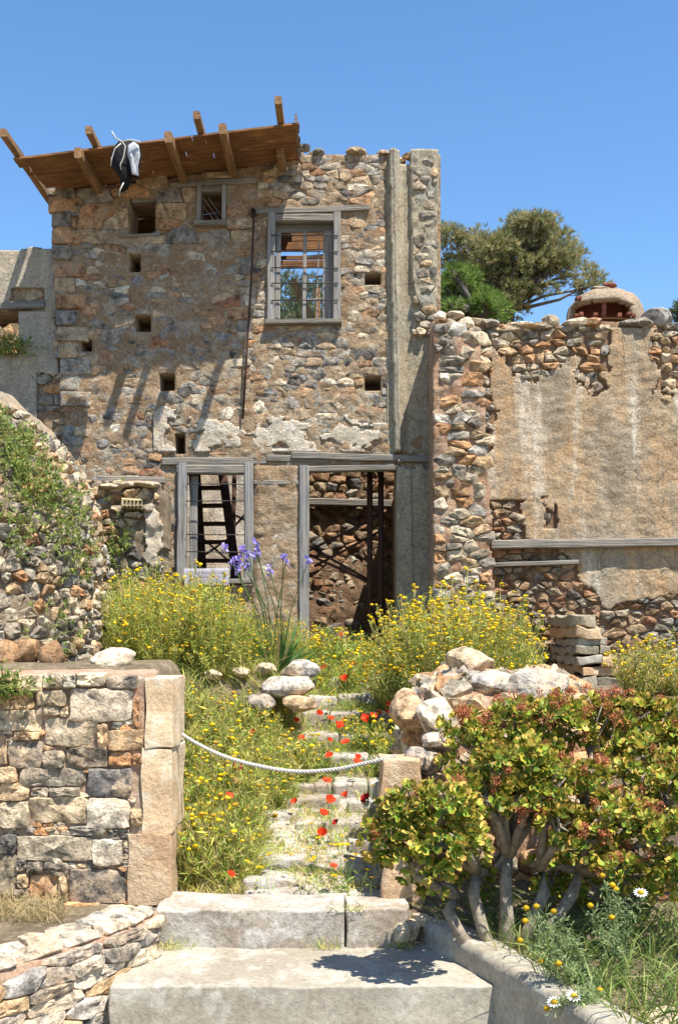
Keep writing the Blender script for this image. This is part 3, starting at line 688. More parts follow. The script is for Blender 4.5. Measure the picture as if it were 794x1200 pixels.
# inner walls of the house
back = Flat(17.0)
sheet('back_wall', back, lin(-4.6, .6, .06), lin(1.0, 5.3, .06), lambda u, v: .03 * fbm(u * 2, v * 2, 3, 4), lambda u, v: v < 4.9 + .5 * n1(u * 1.4, 3), 'inner_plaster', house, skirt=.4)
cross = Flat(15.8)
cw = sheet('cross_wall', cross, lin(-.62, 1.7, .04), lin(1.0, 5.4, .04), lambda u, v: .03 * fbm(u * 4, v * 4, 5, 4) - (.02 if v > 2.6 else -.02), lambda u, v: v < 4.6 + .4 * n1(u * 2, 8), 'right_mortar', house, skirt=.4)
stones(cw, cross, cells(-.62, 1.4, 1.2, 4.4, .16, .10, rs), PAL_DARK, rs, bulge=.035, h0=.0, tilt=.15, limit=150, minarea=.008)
fb = beam('tie_timber', (-.6, 15.72, 3.42), (1.4, 15.72, 3.38), .10, .10, 'grey_wood_x', house, seed=91)
sheet('side_wall', lambda u, v, h: Vector((fx(66) + .38 + h, u, v)), lin(13.6, 17.0, .2), lin(1.0, 6.4, .2), lambda u, v: .02 * n1(u * 3, v * 3), lambda u, v: True, 'facade_mortar', house, skirt=.3)
sheet('side_wall', lambda u, v, h: Vector((fx(512) - .40 - h, u, v)), lin(13.56, 15.9, .1), lin(1.0, 4.2, .1), lambda u, v: .03 * fbm(u * 3, v * 3), lambda u, v: v < 4.0 - .3 * (u - 13.5), 'right_mortar', house, skirt=.3)
# dark ledge of soil under the door, inside the house
# ladder and scaffold inside
lad = thing('ladder', (fx(245), 14.6, 1.35), 'dark steep wooden ladder stair seen through the lower window', 'ladder')
LA = P(236, 690, 14.4); LB = P(226, 520, 15.2); LC = P(279, 690, 14.4); LD = P(256, 520, 15.2)
beam('stringer', LA, LB, .05, .16, 'rust', lad, up=Vector((1, 0, 0))); beam('stringer', LC, LD, .05, .12, 'rust', lad, up=Vector((1, 0, 0)))
for k in range(8):
    t = .06 + k * .125; beam('tread', LA.lerp(LB, t), LC.lerp(LD, t), .16, .05, 'rust', lad)
sc = thing('scaffold', (fx(438), 14.0, 1.35), 'rusty steel scaffold frame with crossed braces in the doorway', 'scaffold')
for px, yb in ((433, 13.75), (446, 13.8)):
    a = Acc(); a.tube([P(px, 760, yb), P(px, 540, yb)], .038, 8); a.build('post', 'rust', sc)
for (a_, b_, c_, d_) in [(360, 646, 437, 608), (368, 664, 446, 622), (362, 640, 432, 680), (366, 652, 436, 684), (434, 592, 446, 606)]:
    a = Acc(); a.tube([P(a_, b_, 13.8), P(c_, d_, 13.85)], .017, 6); a.build('brace', 'rust', sc)
sc2 = thing('prop_frame', (fx(272), 15.6, 1.35), 'rusty braced prop behind the ladder in the lower window', 'prop')
for (a_, b_, c_, d_, r_) in [(275, 540, 272, 690, .035), (226, 660, 272, 628, .016), (232, 626, 276, 664, .016), (268, 600, 288, 610, .016), (270, 622, 286, 604, .016)]:
    a = Acc(); a.tube([P(a_, b_, 15.6), P(c_, d_, 15.6)], r_, 6); a.build('brace' if r_ < .03 else 'post', 'rust', sc2)

# hanging sack on the roof edge
sk = thing('hanging_sack', P(147, 180, 11.95), 'black plastic sack with pale patch and cords hung over the roof edge', 'sack')
def bag(name, pts, Y, mat, thick, seed, parent):
    cx = sum(p[0] for p in pts) / len(pts); cy = sum(p[1] for p in pts) / len(pts); V = []; Fc = []; n = len(pts) * 3; ring = []
    for i in range(n):
        f = i / 3; k = int(f); t = f - k; a_, b_ = pts[k], pts[(k + 1) % len(pts)]; ring.append((a_[0] + (b_[0] - a_[0]) * t, a_[1] + (b_[1] - a_[1]) * t))
    for m, (s_, h) in enumerate(((.0, 1), (.35, .95), (.7, .72), (.92, .4), (1, 0), (.9, -.4), (.6, -.7), (0, -.8))):
        for (x, y) in ring:
            q = P(cx + (x - cx) * s_, cy + (y - cy) * s_, Y); V.append((q.x, q.y - thick * h - .035 * fbm(q.x * 7 + seed, q.z * 3, m * .2, 4), q.z))
    Fc = [(m * n + i, m * n + (i + 1) % n, (m + 1) * n + (i + 1) % n, (m + 1) * n + i) for m in range(7) for i in range(n)]
    return mesh_obj(name, V, Fc, mat, parent)
bag('sack_body', [(140, 165), (152, 164), (163, 168), (166, 182), (164, 200), (163, 209), (155, 208), (150, 222), (141, 226), (142, 212), (137, 204), (131, 196), (130, 182), (134, 172)], 11.95, 'sack_black', .10, 1, sk)
bag('patch', [(150, 170), (156, 165), (163, 171), (165, 183), (162, 196), (163, 207), (155, 205), (152, 190), (149, 180)], 11.83, 'sack_white', .03, 2, sk)
for pts in ([(131, 154), (136, 162), (143, 166), (147, 171), (145, 184), (141, 193), (142, 199)], [(142, 168), (135, 174), (131, 186), (130, 194)], [(145, 214), (141, 222), (140, 230)], [(143, 166), (152, 164), (160, 165), (165, 167)]):
    a = Acc(); a.tube([P(x, y, 11.76) for x, y in pts], .0075, 6); a.build('cord', 'rope', sk)

# notice board under the window
sg = thing('notice_board', P(242, 688, 12.9), 'small weathered white notice board with faded lettering under the window', 'sign')
beam('board', P(216, 676, 12.86), P(268, 675, 12.86), .03, .19, 'sign', sg, wear=.002)
V = []; Fc = []; rg = random.Random(5)
for py in (671, 675.5, 680):
    x = 220.0
    while x < 264:
        wd = rg.uniform(.7, 1.4); p0 = P(x, py + rg.uniform(-.3, .3) - 1.3, 12.84); p1 = P(x + wd, py + 1.3, 12.84); b = len(V)
        V += [(p0.x, 12.842, p0.z), (p1.x, 12.842, p0.z), (p1.x, 12.842, p1.z), (p0.x, 12.842, p1.z)]; Fc.append((b, b + 1, b + 2, b + 3)); x += wd + rg.choice([.6, .7, .8, 2.0])
mesh_obj('lettering', V, Fc, 'ink', sg, None, False)

# ------------------------------------------------------------------ lower rendered wall left of the house
lw = thing('plastered_wall', (fx(20), 13.2, 1.3), 'low grey rendered wall with a broken window joining the house', 'wall')
O_W = rect(-60, 361, 19, 412)
def lw_keep(u, v): return v < fz(290 - 4 * n1(u * 4, 2) - (397 + u * 100) * .05) and not inh([O_W], u, v)
rl = random.Random(21); lwf = Flat(13.12)
core = sheet('wall_core', lwf, lin(fx(-260), fx(90), .05, O_W[:2]), lin(fz(800), fz(280), .05, O_W[2:]), lambda u, v: -.03 + .015 * fbm(u * 5, v * 5), lw_keep, 'facade_mortar', lw, skirt=.5)
def lp(u, v):
    px = 397 + u * 100; py = 740 - (v - ZC) * 100
    d = 12 * fbm(u * 2.2, v * 2.2, 9, 4)
    return lw_keep(u, v) and not (abs(px - 30) < 24 + d * .5 and 333 < py < 362) and not (px > 62 + d and py > 330 and px > 62 + (400 - py) * .2 + d) and not (py > 432 + d and px > 40)
sheet('render_coat', lwf, lin(fx(-260), fx(88), .02, O_W[:2]), lin(fz(500), fz(280), .02, O_W[2:]), lambda u, v: .02 + .012 * fbm(u * 3, v * 3, 2, 4), lp, 'left_plaster', lw, skirt=.05)
stones(core, lwf, cells(fx(-10), fx(86), fz(480), fz(332), .20, .11, rl, holes=[O_W], keep=lambda u, v: not lp(u, v)), PAL_F, rl, bulge=.03, h0=-.025)
fbeam('lintel', -40, 358, 50, 354, 9, out=-.06, parent=lw, seed=61)
bkf = Flat(14.1); bkm = sheet('rear_wall', bkf, lin(-6.5, -3.75, .05), lin(1.0, 6.05, .05), lambda u, v: .03 * fbm(u * 4, v * 4), lambda u, v: v < 5.7 + .2 * n1(u * 3, 2), 'facade_mortar', lw, skirt=.3)
stones(bkm, bkf, cells(-4.9, -3.8, 5.0, 5.7, .2, .1, rl), PAL_F, rl, bulge=.03)

# ------------------------------------------------------------------ rubble wall end standing forward of the house corner
en = thing('broken_wall_end', (fx(540), 12.6, 1.2), 'broken end of a rubble wall standing against the house corner', 'wall')
EY = 12.45; enf = Flat(EY); ks = 1300 / EY
def ex(px): return (px - CX) / ks
def ez(py): return ZC + (HY - py) / ks
def en_keep(u, v):
    px = CX + u * ks; py = HY - (v - ZC) * ks
    top = 378 + 10 * n1(px * .11, 3) + (14 if px > 545 else 0)
    r = 561 + (py - 375) * .055 + 4 * n1(py * .06, 5)
    return 507 < px < r and py > top
ren = random.Random(31)
enm = sheet('wall_core', enf, lin(ex(507), ex(584), .025), lin(ez(800), ez(366), .025), lambda u, v: .035 * fbm(u * 4, v * 4, 3, 4) + .01 * n1(u * 18, v * 18), en_keep, 'end_mortar', en, skirt=.75)
stones(enm, enf, cells(ex(508), ex(580), ez(790), ez(374), .20, .095, ren, drop=.12, jit=.4, keep=en_keep), PAL_END, ren, gap=.002, bulge=.028, rough=.026, tilt=.14, seg=12, h0=.010, mat='stone_clean', minarea=.004)
for i, (px, py, s) in enumerate([(522, 380, .13), (545, 376, .10), (516, 368, .08), (556, 386, .08), (534, 366, .09)]):
    rock('loose_stone', (ex(px), EY + .12, ez(py)), (s, s * .9, s * .65), 'stone_clean', 400 + i, vary(pick(PAL_END, R), R), parent=enm, sub=3)
# small facing strip between the wall end and the right wall
# ------------------------------------------------------------------ long rendered wall on the right
rw = thing('rendered_wall', (fx(690), 13.3, 1.0), 'tall rendered wall with bare rubble showing below a long timber', 'wall')
rwf = Flat(13.15); kr = 1300 / 13.15
def rx(px): return (px - CX) / kr
def rzz(py): return ZC + (HY - py) / kr
def pxy(u, v): return CX + u * kr, HY - (v - ZC) * kr
def rw_keep(u, v):
    px, py = pxy(u, v); return py > 378 + 5 * n1(u * 3, 1)
rrw = random.Random(41)
rcore = sheet('wall_core', rwf, lin(rx(540), rx(1010), .04), lin(rzz(850), rzz(368), .04), lambda u, v: -.045 + .03 * fbm(u * 4, v * 4, 6, 4), rw_keep, 'right_mortar', rw, skirt=.55)
def render_mask(u, v):
    px, py = pxy(u, v); d = 16 * fbm(u * 1.8, v * 1.8, 12, 5); e = 20 * fbm(u * 5.5, v * 5.5, 33, 5)
    if py < 392 + d * .6 + e * .4 and px < 690 + e: return False
    if py < 383: return False
    if px > 764 + d + e * .5 and py < 462 + e: return False
    if px < 690 + e and py < 412 + 34 * max(0, 1 - abs(px - 628 - d) / 46) + e: return False
    if abs(px - 694 - e * .6) < 15 + d and py < 458 + e: return False
    if px < 574 + d * .5 + e * .4 and py < 560: return False
    if px < 606 + d + e * .4 and 585 < py: return False
    if abs(px - 646 - e * .3) < 9 and 592 + e < py < 620: return False
    low = tab([(560, 590), (600, 600), (620, 632), (660, 645), (676, 668), (690, 700), (720, 706), (770, 700), (800, 690), (1020, 690)], px) + d * .7 + e * .5
    return py < low
sheet('render_coat', rwf, lin(rx(556), rx(1010), .02), lin(rzz(740), rzz(380), .02), lambda u, v: -.004 + .022 * fbm(u * 1.6, v * 1.6, 4, 5) + .010 * fbm(u * 7, v * 10, 9, 4), render_mask, 'plaster', rw, skirt=.06)
def low_keep(u, v):
    px, py = pxy(u, v); return not render_mask(u, v) and rw_keep(u, v)
cl = cells(rx(560), rx(830), rzz(830), rzz(378), .155, .08, rrw, drop=.1, jit=.4, keep=low_keep)
stones(rcore, rwf, cl, lambda u, v: PAL_DARK if v < rzz(560) else PAL_RUB, rrw, gap=.005, bulge=.04, depth=.07, h0=-.035, rough=.03, tilt=.2, seg=9, minarea=.006)
rb = beam('timber', (rx(574), 13.10, rzz(639)), (rx(900), 13.10, rzz(634)), .12, .105, 'grey_wood_x', rw, n=16, seed=51, wear=.012)
beam('timber', (rx(578), 13.13, rzz(662)), (rx(676), 13.13, rzz(659)), .10, .05, 'grey_wood_x', rw, n=8, seed=52)
# coping of loose stones, slabs and a boulder along the wall head
for i in range(34):
    px = R.uniform(548, 820); s = R.uniform(.05, .11)
    rock('coping_stone', (rx(px), 13.2 + R.uniform(-.05, .35), rzz(380) + s * .25), (s * 1.5, s, s * .55), 'stone_clean', 500 + i, vary(pick(PAL_RUB, R), R), parent=rcore, sub=2, rz=R.uniform(-.4, .4))
for i, (px, py, a_, b_, c_) in enumerate([(552, 377, .27, .2, .06), (625, 381, .40, .2, .05), (600, 384, .25, .2, .05), (646, 376, .10, .12, .09)]):
    rock('coping_slab', (rx(px), 13.3, rzz(py)), (a_, b_, c_), 'stone_clean', 560 + i, vary((.40, .33, .23), R), parent=rcore, sub=3)
rock('boulder', (rx(774), 13.35, rzz(372)), (.17, .2, .13), 'stone_clean', 571, (.36, .35, .34), 'pale rounded boulder lying on top of the rendered wall', sub=4)

# domed oven flue on the wall head
dm = thing('domed_flue', (rx(710), 14.0, rzz(380)), 'plastered dome with a broken brick mouth on top of the wall', 'dome')
V = []; Fc = []; kd = 1300 / 14.0; cxd = (709 - CX) / kd; zb = ZC + (HY - 381) / kd; nu_, nv_ = 64, 20
def dome_pt(i, j, r=1.0):
    a_ = 2 * math.pi * i / nu_; e = math.pi / 2 * j / nv_; ce = max(0, math.cos(e)) ** .5; se = max(0, math.sin(e)) ** .85
    k = r * (1 + .035 * fbm(math.cos(a_) * 2, math.sin(a_) * 2, e * 2, 4)); return Vector((cxd + .49 * k * ce * math.cos(a_), 14.0 + .45 * k * ce * math.sin(a_), zb - .03 + .43 * k * se))
def mouth(i, j):
    p = dome_pt(i + .5, j + .5); px = CX + p.x * F / 13.6; py = HY - (p.z - ZC) * F / 13.6
    return p.y < 13.95 and 672 + 3 * n1(i * .6, 3) < px < 742 and 349 + 2 * n1(i * .7, 2) + max(0, px - 722) * .35 < py < 371
for lay, r in ((0, 1.0), (1, .86)):
    b = len(V)
    for j in range(nv_ + 1):
        for i in range(nu_): V.append(dome_pt(i, j, r))
    for j in range(nv_):
        for i in range(nu_):
            if mouth(i, j): continue
            f = (b + j * nu_ + i, b + j * nu_ + (i + 1) % nu_, b + (j + 1) * nu_ + (i + 1) % nu_, b + (j + 1) * nu_ + i); Fc.append(f if lay == 0 else f[::-1])
N0 = nu_ * (nv_ + 1)
for j in range(nv_):
    for i in range(nu_):
        if not mouth(i, j): continue
        for (q, di, dj) in ((((i, j), (i + 1, j)), 0, -1), (((i + 1, j), (i + 1, j + 1)), 1, 0), (((i + 1, j + 1), (i, j + 1)), 0, 1), (((i, j + 1), (i, j)), -1, 0)):
            if not mouth(i + di, j + dj):
                a_ = q[0][1] * nu_ + q[0][0] % nu_; b_ = q[1][1] * nu_ + q[1][0] % nu_; Fc.append((a_, b_, b_ + N0, a_ + N0))
mesh_obj('dome_shell', V, Fc, 'vault', dm)
for k in (0, 1, 4, 9, 11, 12):
    px = 672 + k * 5.6; beam('brick', P(px, 370 - (k % 3) * 1.0, 13.62), P(px + 4.4, 370 - (k % 3), 13.62), .10, R.uniform(.03, .055), 'brick', dm, n=2, seed=k)
for k in range(0, 9, 3):
    px = 674 + k * 7; beam('brick', P(px, 350 + R.uniform(-1, 2), 13.74), P(px + 6, 350 + R.uniform(-1, 2), 13.74), .12, R.uniform(.03, .05), 'brick', dm, n=2, seed=k + 40)
beam('brick', P(707, 371, 13.70), P(707.5, 351, 13.70), .05, .05, 'brick', dm, n=3)
mesh_obj('chamber_back', [(cxd - .4, 14.1, zb - .1), (cxd + .4, 14.1, zb - .1), (cxd + .36, 14.15, zb + .32), (cxd - .36, 14.15, zb + .32)], [(0, 1, 2, 3)], 'brick', dm, None, False)
rock('brick', P(712, 335, 13.95), (.09, .07, .035), 'brick', 590, RED, parent=dm, sub=3); rock('brick', P(704, 338, 13.9), (.12, .07, .02), 'vault', 591, PALE, parent=dm, sub=3)

# stub of squared stones in front of the right wall
stb = thing('stone_pier', P(700, 850, 11.6), 'short ragged stone pier built against the bare rubble wall', 'pier')
z = 690; rs2 = random.Random(51)
for i, (x0, y0, x1, y1, c) in enumerate([(668, 720, 696, 735, GREY), (672, 735, 704, 748, TAN), (676, 748, 712, 758, PALE), (672, 758, 700, 768, GREY), (700, 756, 716, 767, GREY), (674, 768, 704, 779, PALE), (703, 768, 720, 780, TAN), (680, 780, 724, 792, TAN), (680, 792, 698, 826, BLUE), (699, 793, 727, 812, GREY), (699, 812, 728, 840, PALE), (680, 826, 698, 850, TAN)]):
    a_ = P(x0, y1, 11.7); b_ = P(x1, y0, 11.7)
    slab('stone', a_.x + .004, b_.x - .004, 11.7 - rs2.uniform(0, .05), 13.0, a_.z + .004, b_.z - .004, 'limestone_brown' if c in (TAN,) else ('concrete' if c == PALE else 'pilaster'), stb, rnd=.012, amp=.045, seed=i * 7, res=.06)

# ------------------------------------------------------------------ left: vaulted mound of loose rubble
md = thing('rubble_mound', (-2.3, 8.6, 1.2), 'steep bank of loose rubble overgrown with trailing weeds', 'rubble bank')
mw = Wrap([(-5.0, 7.8), (-3.6, 7.92), (-2.8, 8.12), (-2.32, 8.50), (-2.10, 9.10), (-2.10, 9.9), (-2.3, 11.2)], [(-.08, 1.0), (0, 1.3), (.03, 2.1), (.12, 2.70), (.32, 3.12), (.62, 3.42), (1.0, 3.66), (1.35, 3.75)])
rm = random.Random(61)
def md_h(u, v): return .05 * fbm(u * 2, v * 2, 5, 4) + .012 * n1(u * 14, v * 14)
mm = sheet('rubble_core', mw, lin(0.0, mw.L, .05), lin(0, mw.H, .05), md_h, lambda u, v: True, 'rubble_mortar', md, skirt=0)
vtop = mw.t[4] + .10
def capm(u, v): return v > vtop + .10 * fbm(u * 2.2, v, 3, 4)
stones(mm, mw, cells(.9, mw.L - .6, .0, vtop + .35, .12, .082, rm, drop=.15, jit=.45, keep=lambda u, v: not capm(u, v)), PAL_RUB, rm, gap=.004, bulge=.036, depth=.05, h0=lambda u, v: .02 + .03 * n1(u * 3, v * 3), rough=.03, tilt=.2, seg=11, limit=300, mat='stone_clean', minarea=.005)
sheet('vault_render', mw, lin(.9, mw.L - .3, .03), lin(vtop - .2, mw.H, .03), lambda u, v: .05 + .05 * fbm(u * 3, v * 3, 5, 5), capm, 'vault', md, skirt=.12)
for i in range(26):
    u = R.uniform(1.2, 3.2); p = mw(u, R.uniform(.0, .12), .12); s = R.uniform(.04, .09)
    rock('fallen_stone', (p.x, p.y, max(1.22, p.z)), (s * 1.2, s, s * .8), 'stone_clean', 600 + i, vary(pick(PAL_RUB, R), R), parent=mm, sub=2, rz=R.uniform(0, 6))
for i in range(26):
    p = mw(R.uniform(1.6, 3.4), R.uniform(vtop - .1, vtop + .55), .07); s = R.choice([.02, .03, .045, .06])
    rock('fallen_stone', tuple(p), (s * 1.3, s, s * .7), 'stone_clean', 800 + i, vary(pick(PAL_RUB, R), R), parent=mm, sub=2, rz=R.uniform(0, 6))
for i, (px, py) in enumerate([(12, 768), (33, 766), (62, 768)]):    # row of brown porous blocks at the foot
    p = P(px, py, 8.18); rock('brown_block', tuple(p), (.095, .09, .105), 'stone_clean', 640 + i, (.40, .24, .13), parent=mm, sub=3)
# ruined stub of wall between the bank and the house
rn = thing('ruined_stub', P(150, 700, 11.6), 'ragged stub of masonry with dark gaps beside the lower window', 'wall')
RY = 11.6; rnf = Flat(RY); kn = 1300 / RY
def nx2(px): return (px - CX) / kn
def nz2(py): return ZC + (HY - py) / kn
def rn_keep(u, v):
    px = CX + u * kn; py = HY - (v - ZC) * kn
    return 60 < px < 192 + 5 * n1(py * .05, 2) and py > 566 + 4 * n1(px * .1, 6) - max(0, 130 - px) * .12 and not (143 < px < 160 and 672 < py < 690)
rrn = random.Random(71)
rnm = sheet('wall_core', rnf, lin(nx2(58), nx2(198), .025), lin(nz2(800), nz2(555), .025), lambda u, v: .04 * fbm(u * 4, v * 4, 3, 4), rn_keep, 'rubble_mortar', rn, skirt=.5)
def rn_pl(u, v):
    px = CX + u * kn; py = HY - (v - ZC) * kn; return rn_keep(u, v) and ((px - 180) / 11) ** 2 + ((py - 628) / 42) ** 2 < 1 + 1.6 * fbm(u * 7, v * 7)
sheet('render_coat', rnf, lin(nx2(160), nx2(196), .02), lin(nz2(690), nz2(565), .02), lambda u, v: .035 + .03 * fbm(u * 6, v * 6), rn_pl, 'pale_plaster', rn, skirt=.06)
stones(rnm, rnf, cells(nx2(60), nx2(192), nz2(760), nz2(562), .16, .11, rrn, drop=.15, jit=.4, keep=lambda u, v: rn_keep(u, v) and not rn_pl(u, v)), PAL_RUB + [(1.5, DGREY)], rrn, gap=.01, bulge=.06, rough=.04, tilt=.25, seg=10, h0=.0, mat='stone_clean', minarea=.004)
beam('timber', P(115, 562, 11.65), P(194, 563, 11.65), .12, .07, 'grey_wood_x', rn, seed=72)
for i, (px, py, w2) in enumerate([(150, 569, .16), (172, 568, .14), (132, 571, .12)]): rock('flat_stone', tuple(P(px, py, 11.6)), (w2, .12, .03), 'stone_clean', 660 + i, PALE, parent=rnm, sub=3)
hb = beam('hollow_brick', P(144, 590, 11.48), P(166, 591, 11.48), .12, .10, 'yellow_brick', rn, n=3)
for r_ in range(2):
    for q in range(5): a = Acc(); p = P(146.5 + q * 4.4, 587.5 + r_ * 6, 11.413); a.tube([p, p + Vector((0, .05, 0))], .012, 6); a.build('shade_plug', 'hole_shade', hb)  # solid dark plugs; the shade of the holes is painted in their colour

# ------------------------------------------------------------------ front left: gate wall of coursed stones with a squared pier
gw = thing('gate_wall', (-1.6, 6.9, 0), 'coursed stone gate wall ending in a tall pier of pale squared blocks', 'wall')
GY = 6.62; kg = 1300 / GY; gwf = Flat(GY)
def gX(px): return (px - CX) / kg
def gZ(py): return ZC + (HY - py) / kg
rgw = random.Random(81)
gm = sheet('wall_core', gwf, lin(gX(-260), gX(170), .02), lin(gZ(1130), gZ(789), .02), lambda u, v: .010 * fbm(u * 5, v * 5, 3, 4) - .004, lambda u, v: True, 'gate_mortar', gw, skirt=.5)
slab('wall_top', gX(-260), gX(168), GY + .035, GY + .50, gZ(800), gZ(788), 'gate_mortar', gw, rnd=.015, amp=.012)
Zs = 240 / 794.0
GS = [(170, 65, 250, 118, GREY), (252, 65, 300, 118, GREY), (302, 62, 412, 112, PALE), (414, 70, 536, 120, BLUE), (65, 68, 170, 132, PALE), (0, 70, 63, 130, TAN), (270, 125, 520, 248, WHITE), (145, 130, 262, 190, (.40, .35, .27)), (0, 135, 140, 200, TAN), (0, 205, 165, 285, (.42, .37, .28)), (175, 236, 382, 347, PALE), (383, 260, 421, 358, TAN), (423, 282, 590, 362, TAN), (35, 322, 166, 430, BLUE), (172, 362, 252, 426, GREY), (262, 350, 420, 422, DGREY), (426, 368, 512, 420, ORANGE), (514, 376, 554, 418, ORANGE), (0, 425, 70, 486, TAN), (75, 432, 336, 501, GREY), (343, 432, 516, 540, (.135, .135, .14)), (0, 490, 120, 553, TAN), (123, 505, 192, 541, GREY), (194, 505, 314, 541, GREY), (118, 540, 342, 642, PALE), (340, 546, 504, 662, WHITE), (0, 560, 116, 657, PALE), (510, 588, 554, 652, TAN), (0, 685, 66, 760, DGREY), (72, 690, 359, 787, (.42, .38, .31)), (360, 703, 476, 806, (.44, .42, .37)), (420, 676, 510, 703, DGREY), (268, 822, 494, 957, (.16, .16, .165)), (108, 790, 171, 838, DGREY), (174, 796, 270, 842, DGREY), (116, 845, 229, 927, ORANGE), (232, 845, 262, 937, TAN), (0, 765, 70, 930, (.38, .32, .23)), (66, 783, 106, 830, DGREY), (70, 840, 114, 892, TAN), (95, 938, 206, 1000, GREY), (245, 948, 390, 1000, ORANGE), (58, 895, 115, 950, GREY), (0, 300, 32, 415, TAN), (145, 192, 237, 224, GREY), (60, 290, 160, 320, TAN), (395, 960, 500, 1000, TAN), (0, 940, 90, 1000, TAN), (270, 655, 415, 688, (.36, .33, .28)), (422, 668, 505, 676, GREY), (240, 196, 268, 232, PALE), (520, 160, 545, 280, ORANGE)]
polys = []; cols = []
for (x0, y0, x1, y1, c) in GS:
    a_, b_, c_, d_ = gX(x0 * Zs), gX(x1 * Zs), gZ(770 + y1 * Zs), gZ(770 + y0 * Zs); w_, h_ = b_ - a_, d_ - c_; j = lambda s: rgw.uniform(-.06, .06) * min(s, .1)
    polys.append([(a_ + j(w_), c_ + j(h_)), ((a_ + b_) / 2 + j(w_) * 3, c_ - .004 + j(h_)), (b_ + j(w_), c_ + j(h_)), (b_ + .003, (c_ + d_) / 2), (b_ + j(w_), d_ + j(h_)), ((a_ + b_) / 2 + j(w_) * 3, d_ + .004 + j(h_)), (a_ + j(w_), d_ + j(h_)), (a_ - .003, (c_ + d_) / 2)]); cols.append(c)
stones(gm, gwf, polys, None, rgw, gap=.002, bulge=.026, depth=.05, h0=.010, rough=.020, tilt=.022, seg=28, mat='stone_near', cols=cols, minarea=0)
def free(u, v): return not any(min(p[0] for p in q) < u < max(p[0] for p in q) and min(p[1] for p in q) < v < max(p[1] for p in q) for q in polys)
stones(gm, gwf, cells(gX(0), gX(160), gZ(1075), gZ(795), .05, .024, rgw, drop=.12, keep=free), PAL_END, rgw, gap=.001, bulge=.014, h0=.004, rough=.008, tilt=.05, seg=8, mat='stone_near', name='chink_stone', minarea=.0010)
stones(gm, gwf, cells(gX(-250), gX(-3), gZ(1100), gZ(792), .30, .14, rgw, drop=.05, jit=.15), PAL_END, rgw, gap=.003, bulge=.026, h0=.012, rough=.02, tilt=.03, seg=12, mat='stone_near')
for i, (x0, x1, y0, y1, mt) in enumerate([(171, 203, 795, 876.5, 'limestone'), (167, 202, 877, 976.5, 'limestone'), (151, 201, 977, 1060, 'limestone_brown')]):
    slab('pier_block', gX(x0), gX(x1), GY - .03, GY + .50 - i * .01, gZ(y1), gZ(y0), mt, gw, rnd=.004, amp=.014, res=.02, seed=90 + i)
slab('pier_filling', gX(150), gX(172), GY - .012, GY + .3, gZ(985), gZ(795), 'gate_mortar', gw, rnd=.015, amp=.02, res=.03, seed=94)
rock('white_block', tuple(P(135, 773, 8.05)), (.14, .12, .075), 'stone_near', 95, WHITE, 'white squared block lying at the foot of the rubble bank', cat='block')
# low kerb wall curving in front of it
kw = thing('kerb_wall', (-1.3, 5.8, -.5), 'low curved kerb wall of flat grey stones beside the landing', 'kerb wall')
kwp = Wrap([(-2.3, 4.2), (-1.95, 4.65), (-1.60, 5.17), (-1.30, 5.66), (-1.10, 6.0), (-1.02, 6.30)], [(-.05, -.62), (0, -.02), (.03, .005), (.27, .015), (.30, -.2)])
km = sheet('kerb_core', kwp, lin(0, kwp.L, .03), lin(0, kwp.H, .03), lambda u, v: -.012 + .012 * fbm(u * 6, v * 6), lambda u, v: True, 'gate_mortar', kw, skirt=0)
rk = random.Random(99)
stones(km, kwp, cells(.2, kwp.L, .0, kwp.t[1] - .005, .27, .075, rk, drop=.04, jit=.2), PAL_KERB, rk, gap=.002, bulge=.024, depth=.04, h0=.016, rough=.018, tilt=.035, seg=18, mat='stone_near', minarea=.002)
stones(km, kwp, cells(.2, kwp.L, kwp.t[1] + .012, kwp.t[3] - .01, .24, .15, rk, drop=.05, jit=.15), [(2, (.66, .61, .53)), (2, (.58, .50, .40)), (2, (.46, .44, .41))], rk, gap=.002, bulge=.018, depth=.03, h0=.006, rough=.012, tilt=.03, seg=16, mat='stone_near', name='cap_stone', minarea=.002)

# ------------------------------------------------------------------ right gate pier, tumbled wall behind, planter kerb
gp = thing('gate_pier', (.40, 6.9, 0), 'short brown stone gate pier at the right end of the rope', 'pier')
for i, (x0, x1, y0, y1, mt) in enumerate([(447, 494, 892, 950, 'limestone_brown'), (449, 497, 951, 1004, 'limestone_brown'), (448, 498, 1005, 1068, 'limestone_brown')]):
    slab('pier_block', gX(x0), gX(x1), GY + .02, GY + .42 - .01 * i, gZ(y1), gZ(y0), mt, gp, rnd=.016, amp=.035, res=.025, seed=110 + i)
tw = thing('tumbled_wall', (1.0, 7.4, 0), 'tumbled rubble wall heaped with blocks above the succulent bush', 'wall')
tww = Wrap([(.60, 9.3), (.46, 8.4), (.42, 7.5), (.54, 7.10), (1.1, 7.02), (1.5, 7.06), (1.78, 7.35), (1.85, 8.0), (1.8, 8.8)], [(-.02, -.25), (.0, .5), (.06, .95), (.16, 1.17), (.34, 1.26), (.55, 1.27), (.68, 1.2)])
rt = random.Random(121)
tm = sheet('wall_core', tww, lin(0, tww.L, .04), lin(0, tww.H, .04), lambda u, v: .06 * fbm(u * 2.4, v * 2.4, 7, 4) + .01 * n1(u * 15, v * 15), lambda u, v: True, 'end_mortar', tw, skirt=0)
stones(tm, tww, cells(.1, tww.L - .3, .2, tww.H - .2, .17, .13, rt, drop=.25, jit=.45), PAL_END, rt, gap=.005, bulge=.045, depth=.05, h0=.012, rough=.045, tilt=.2, seg=12, mat='stone_near', minarea=.004)
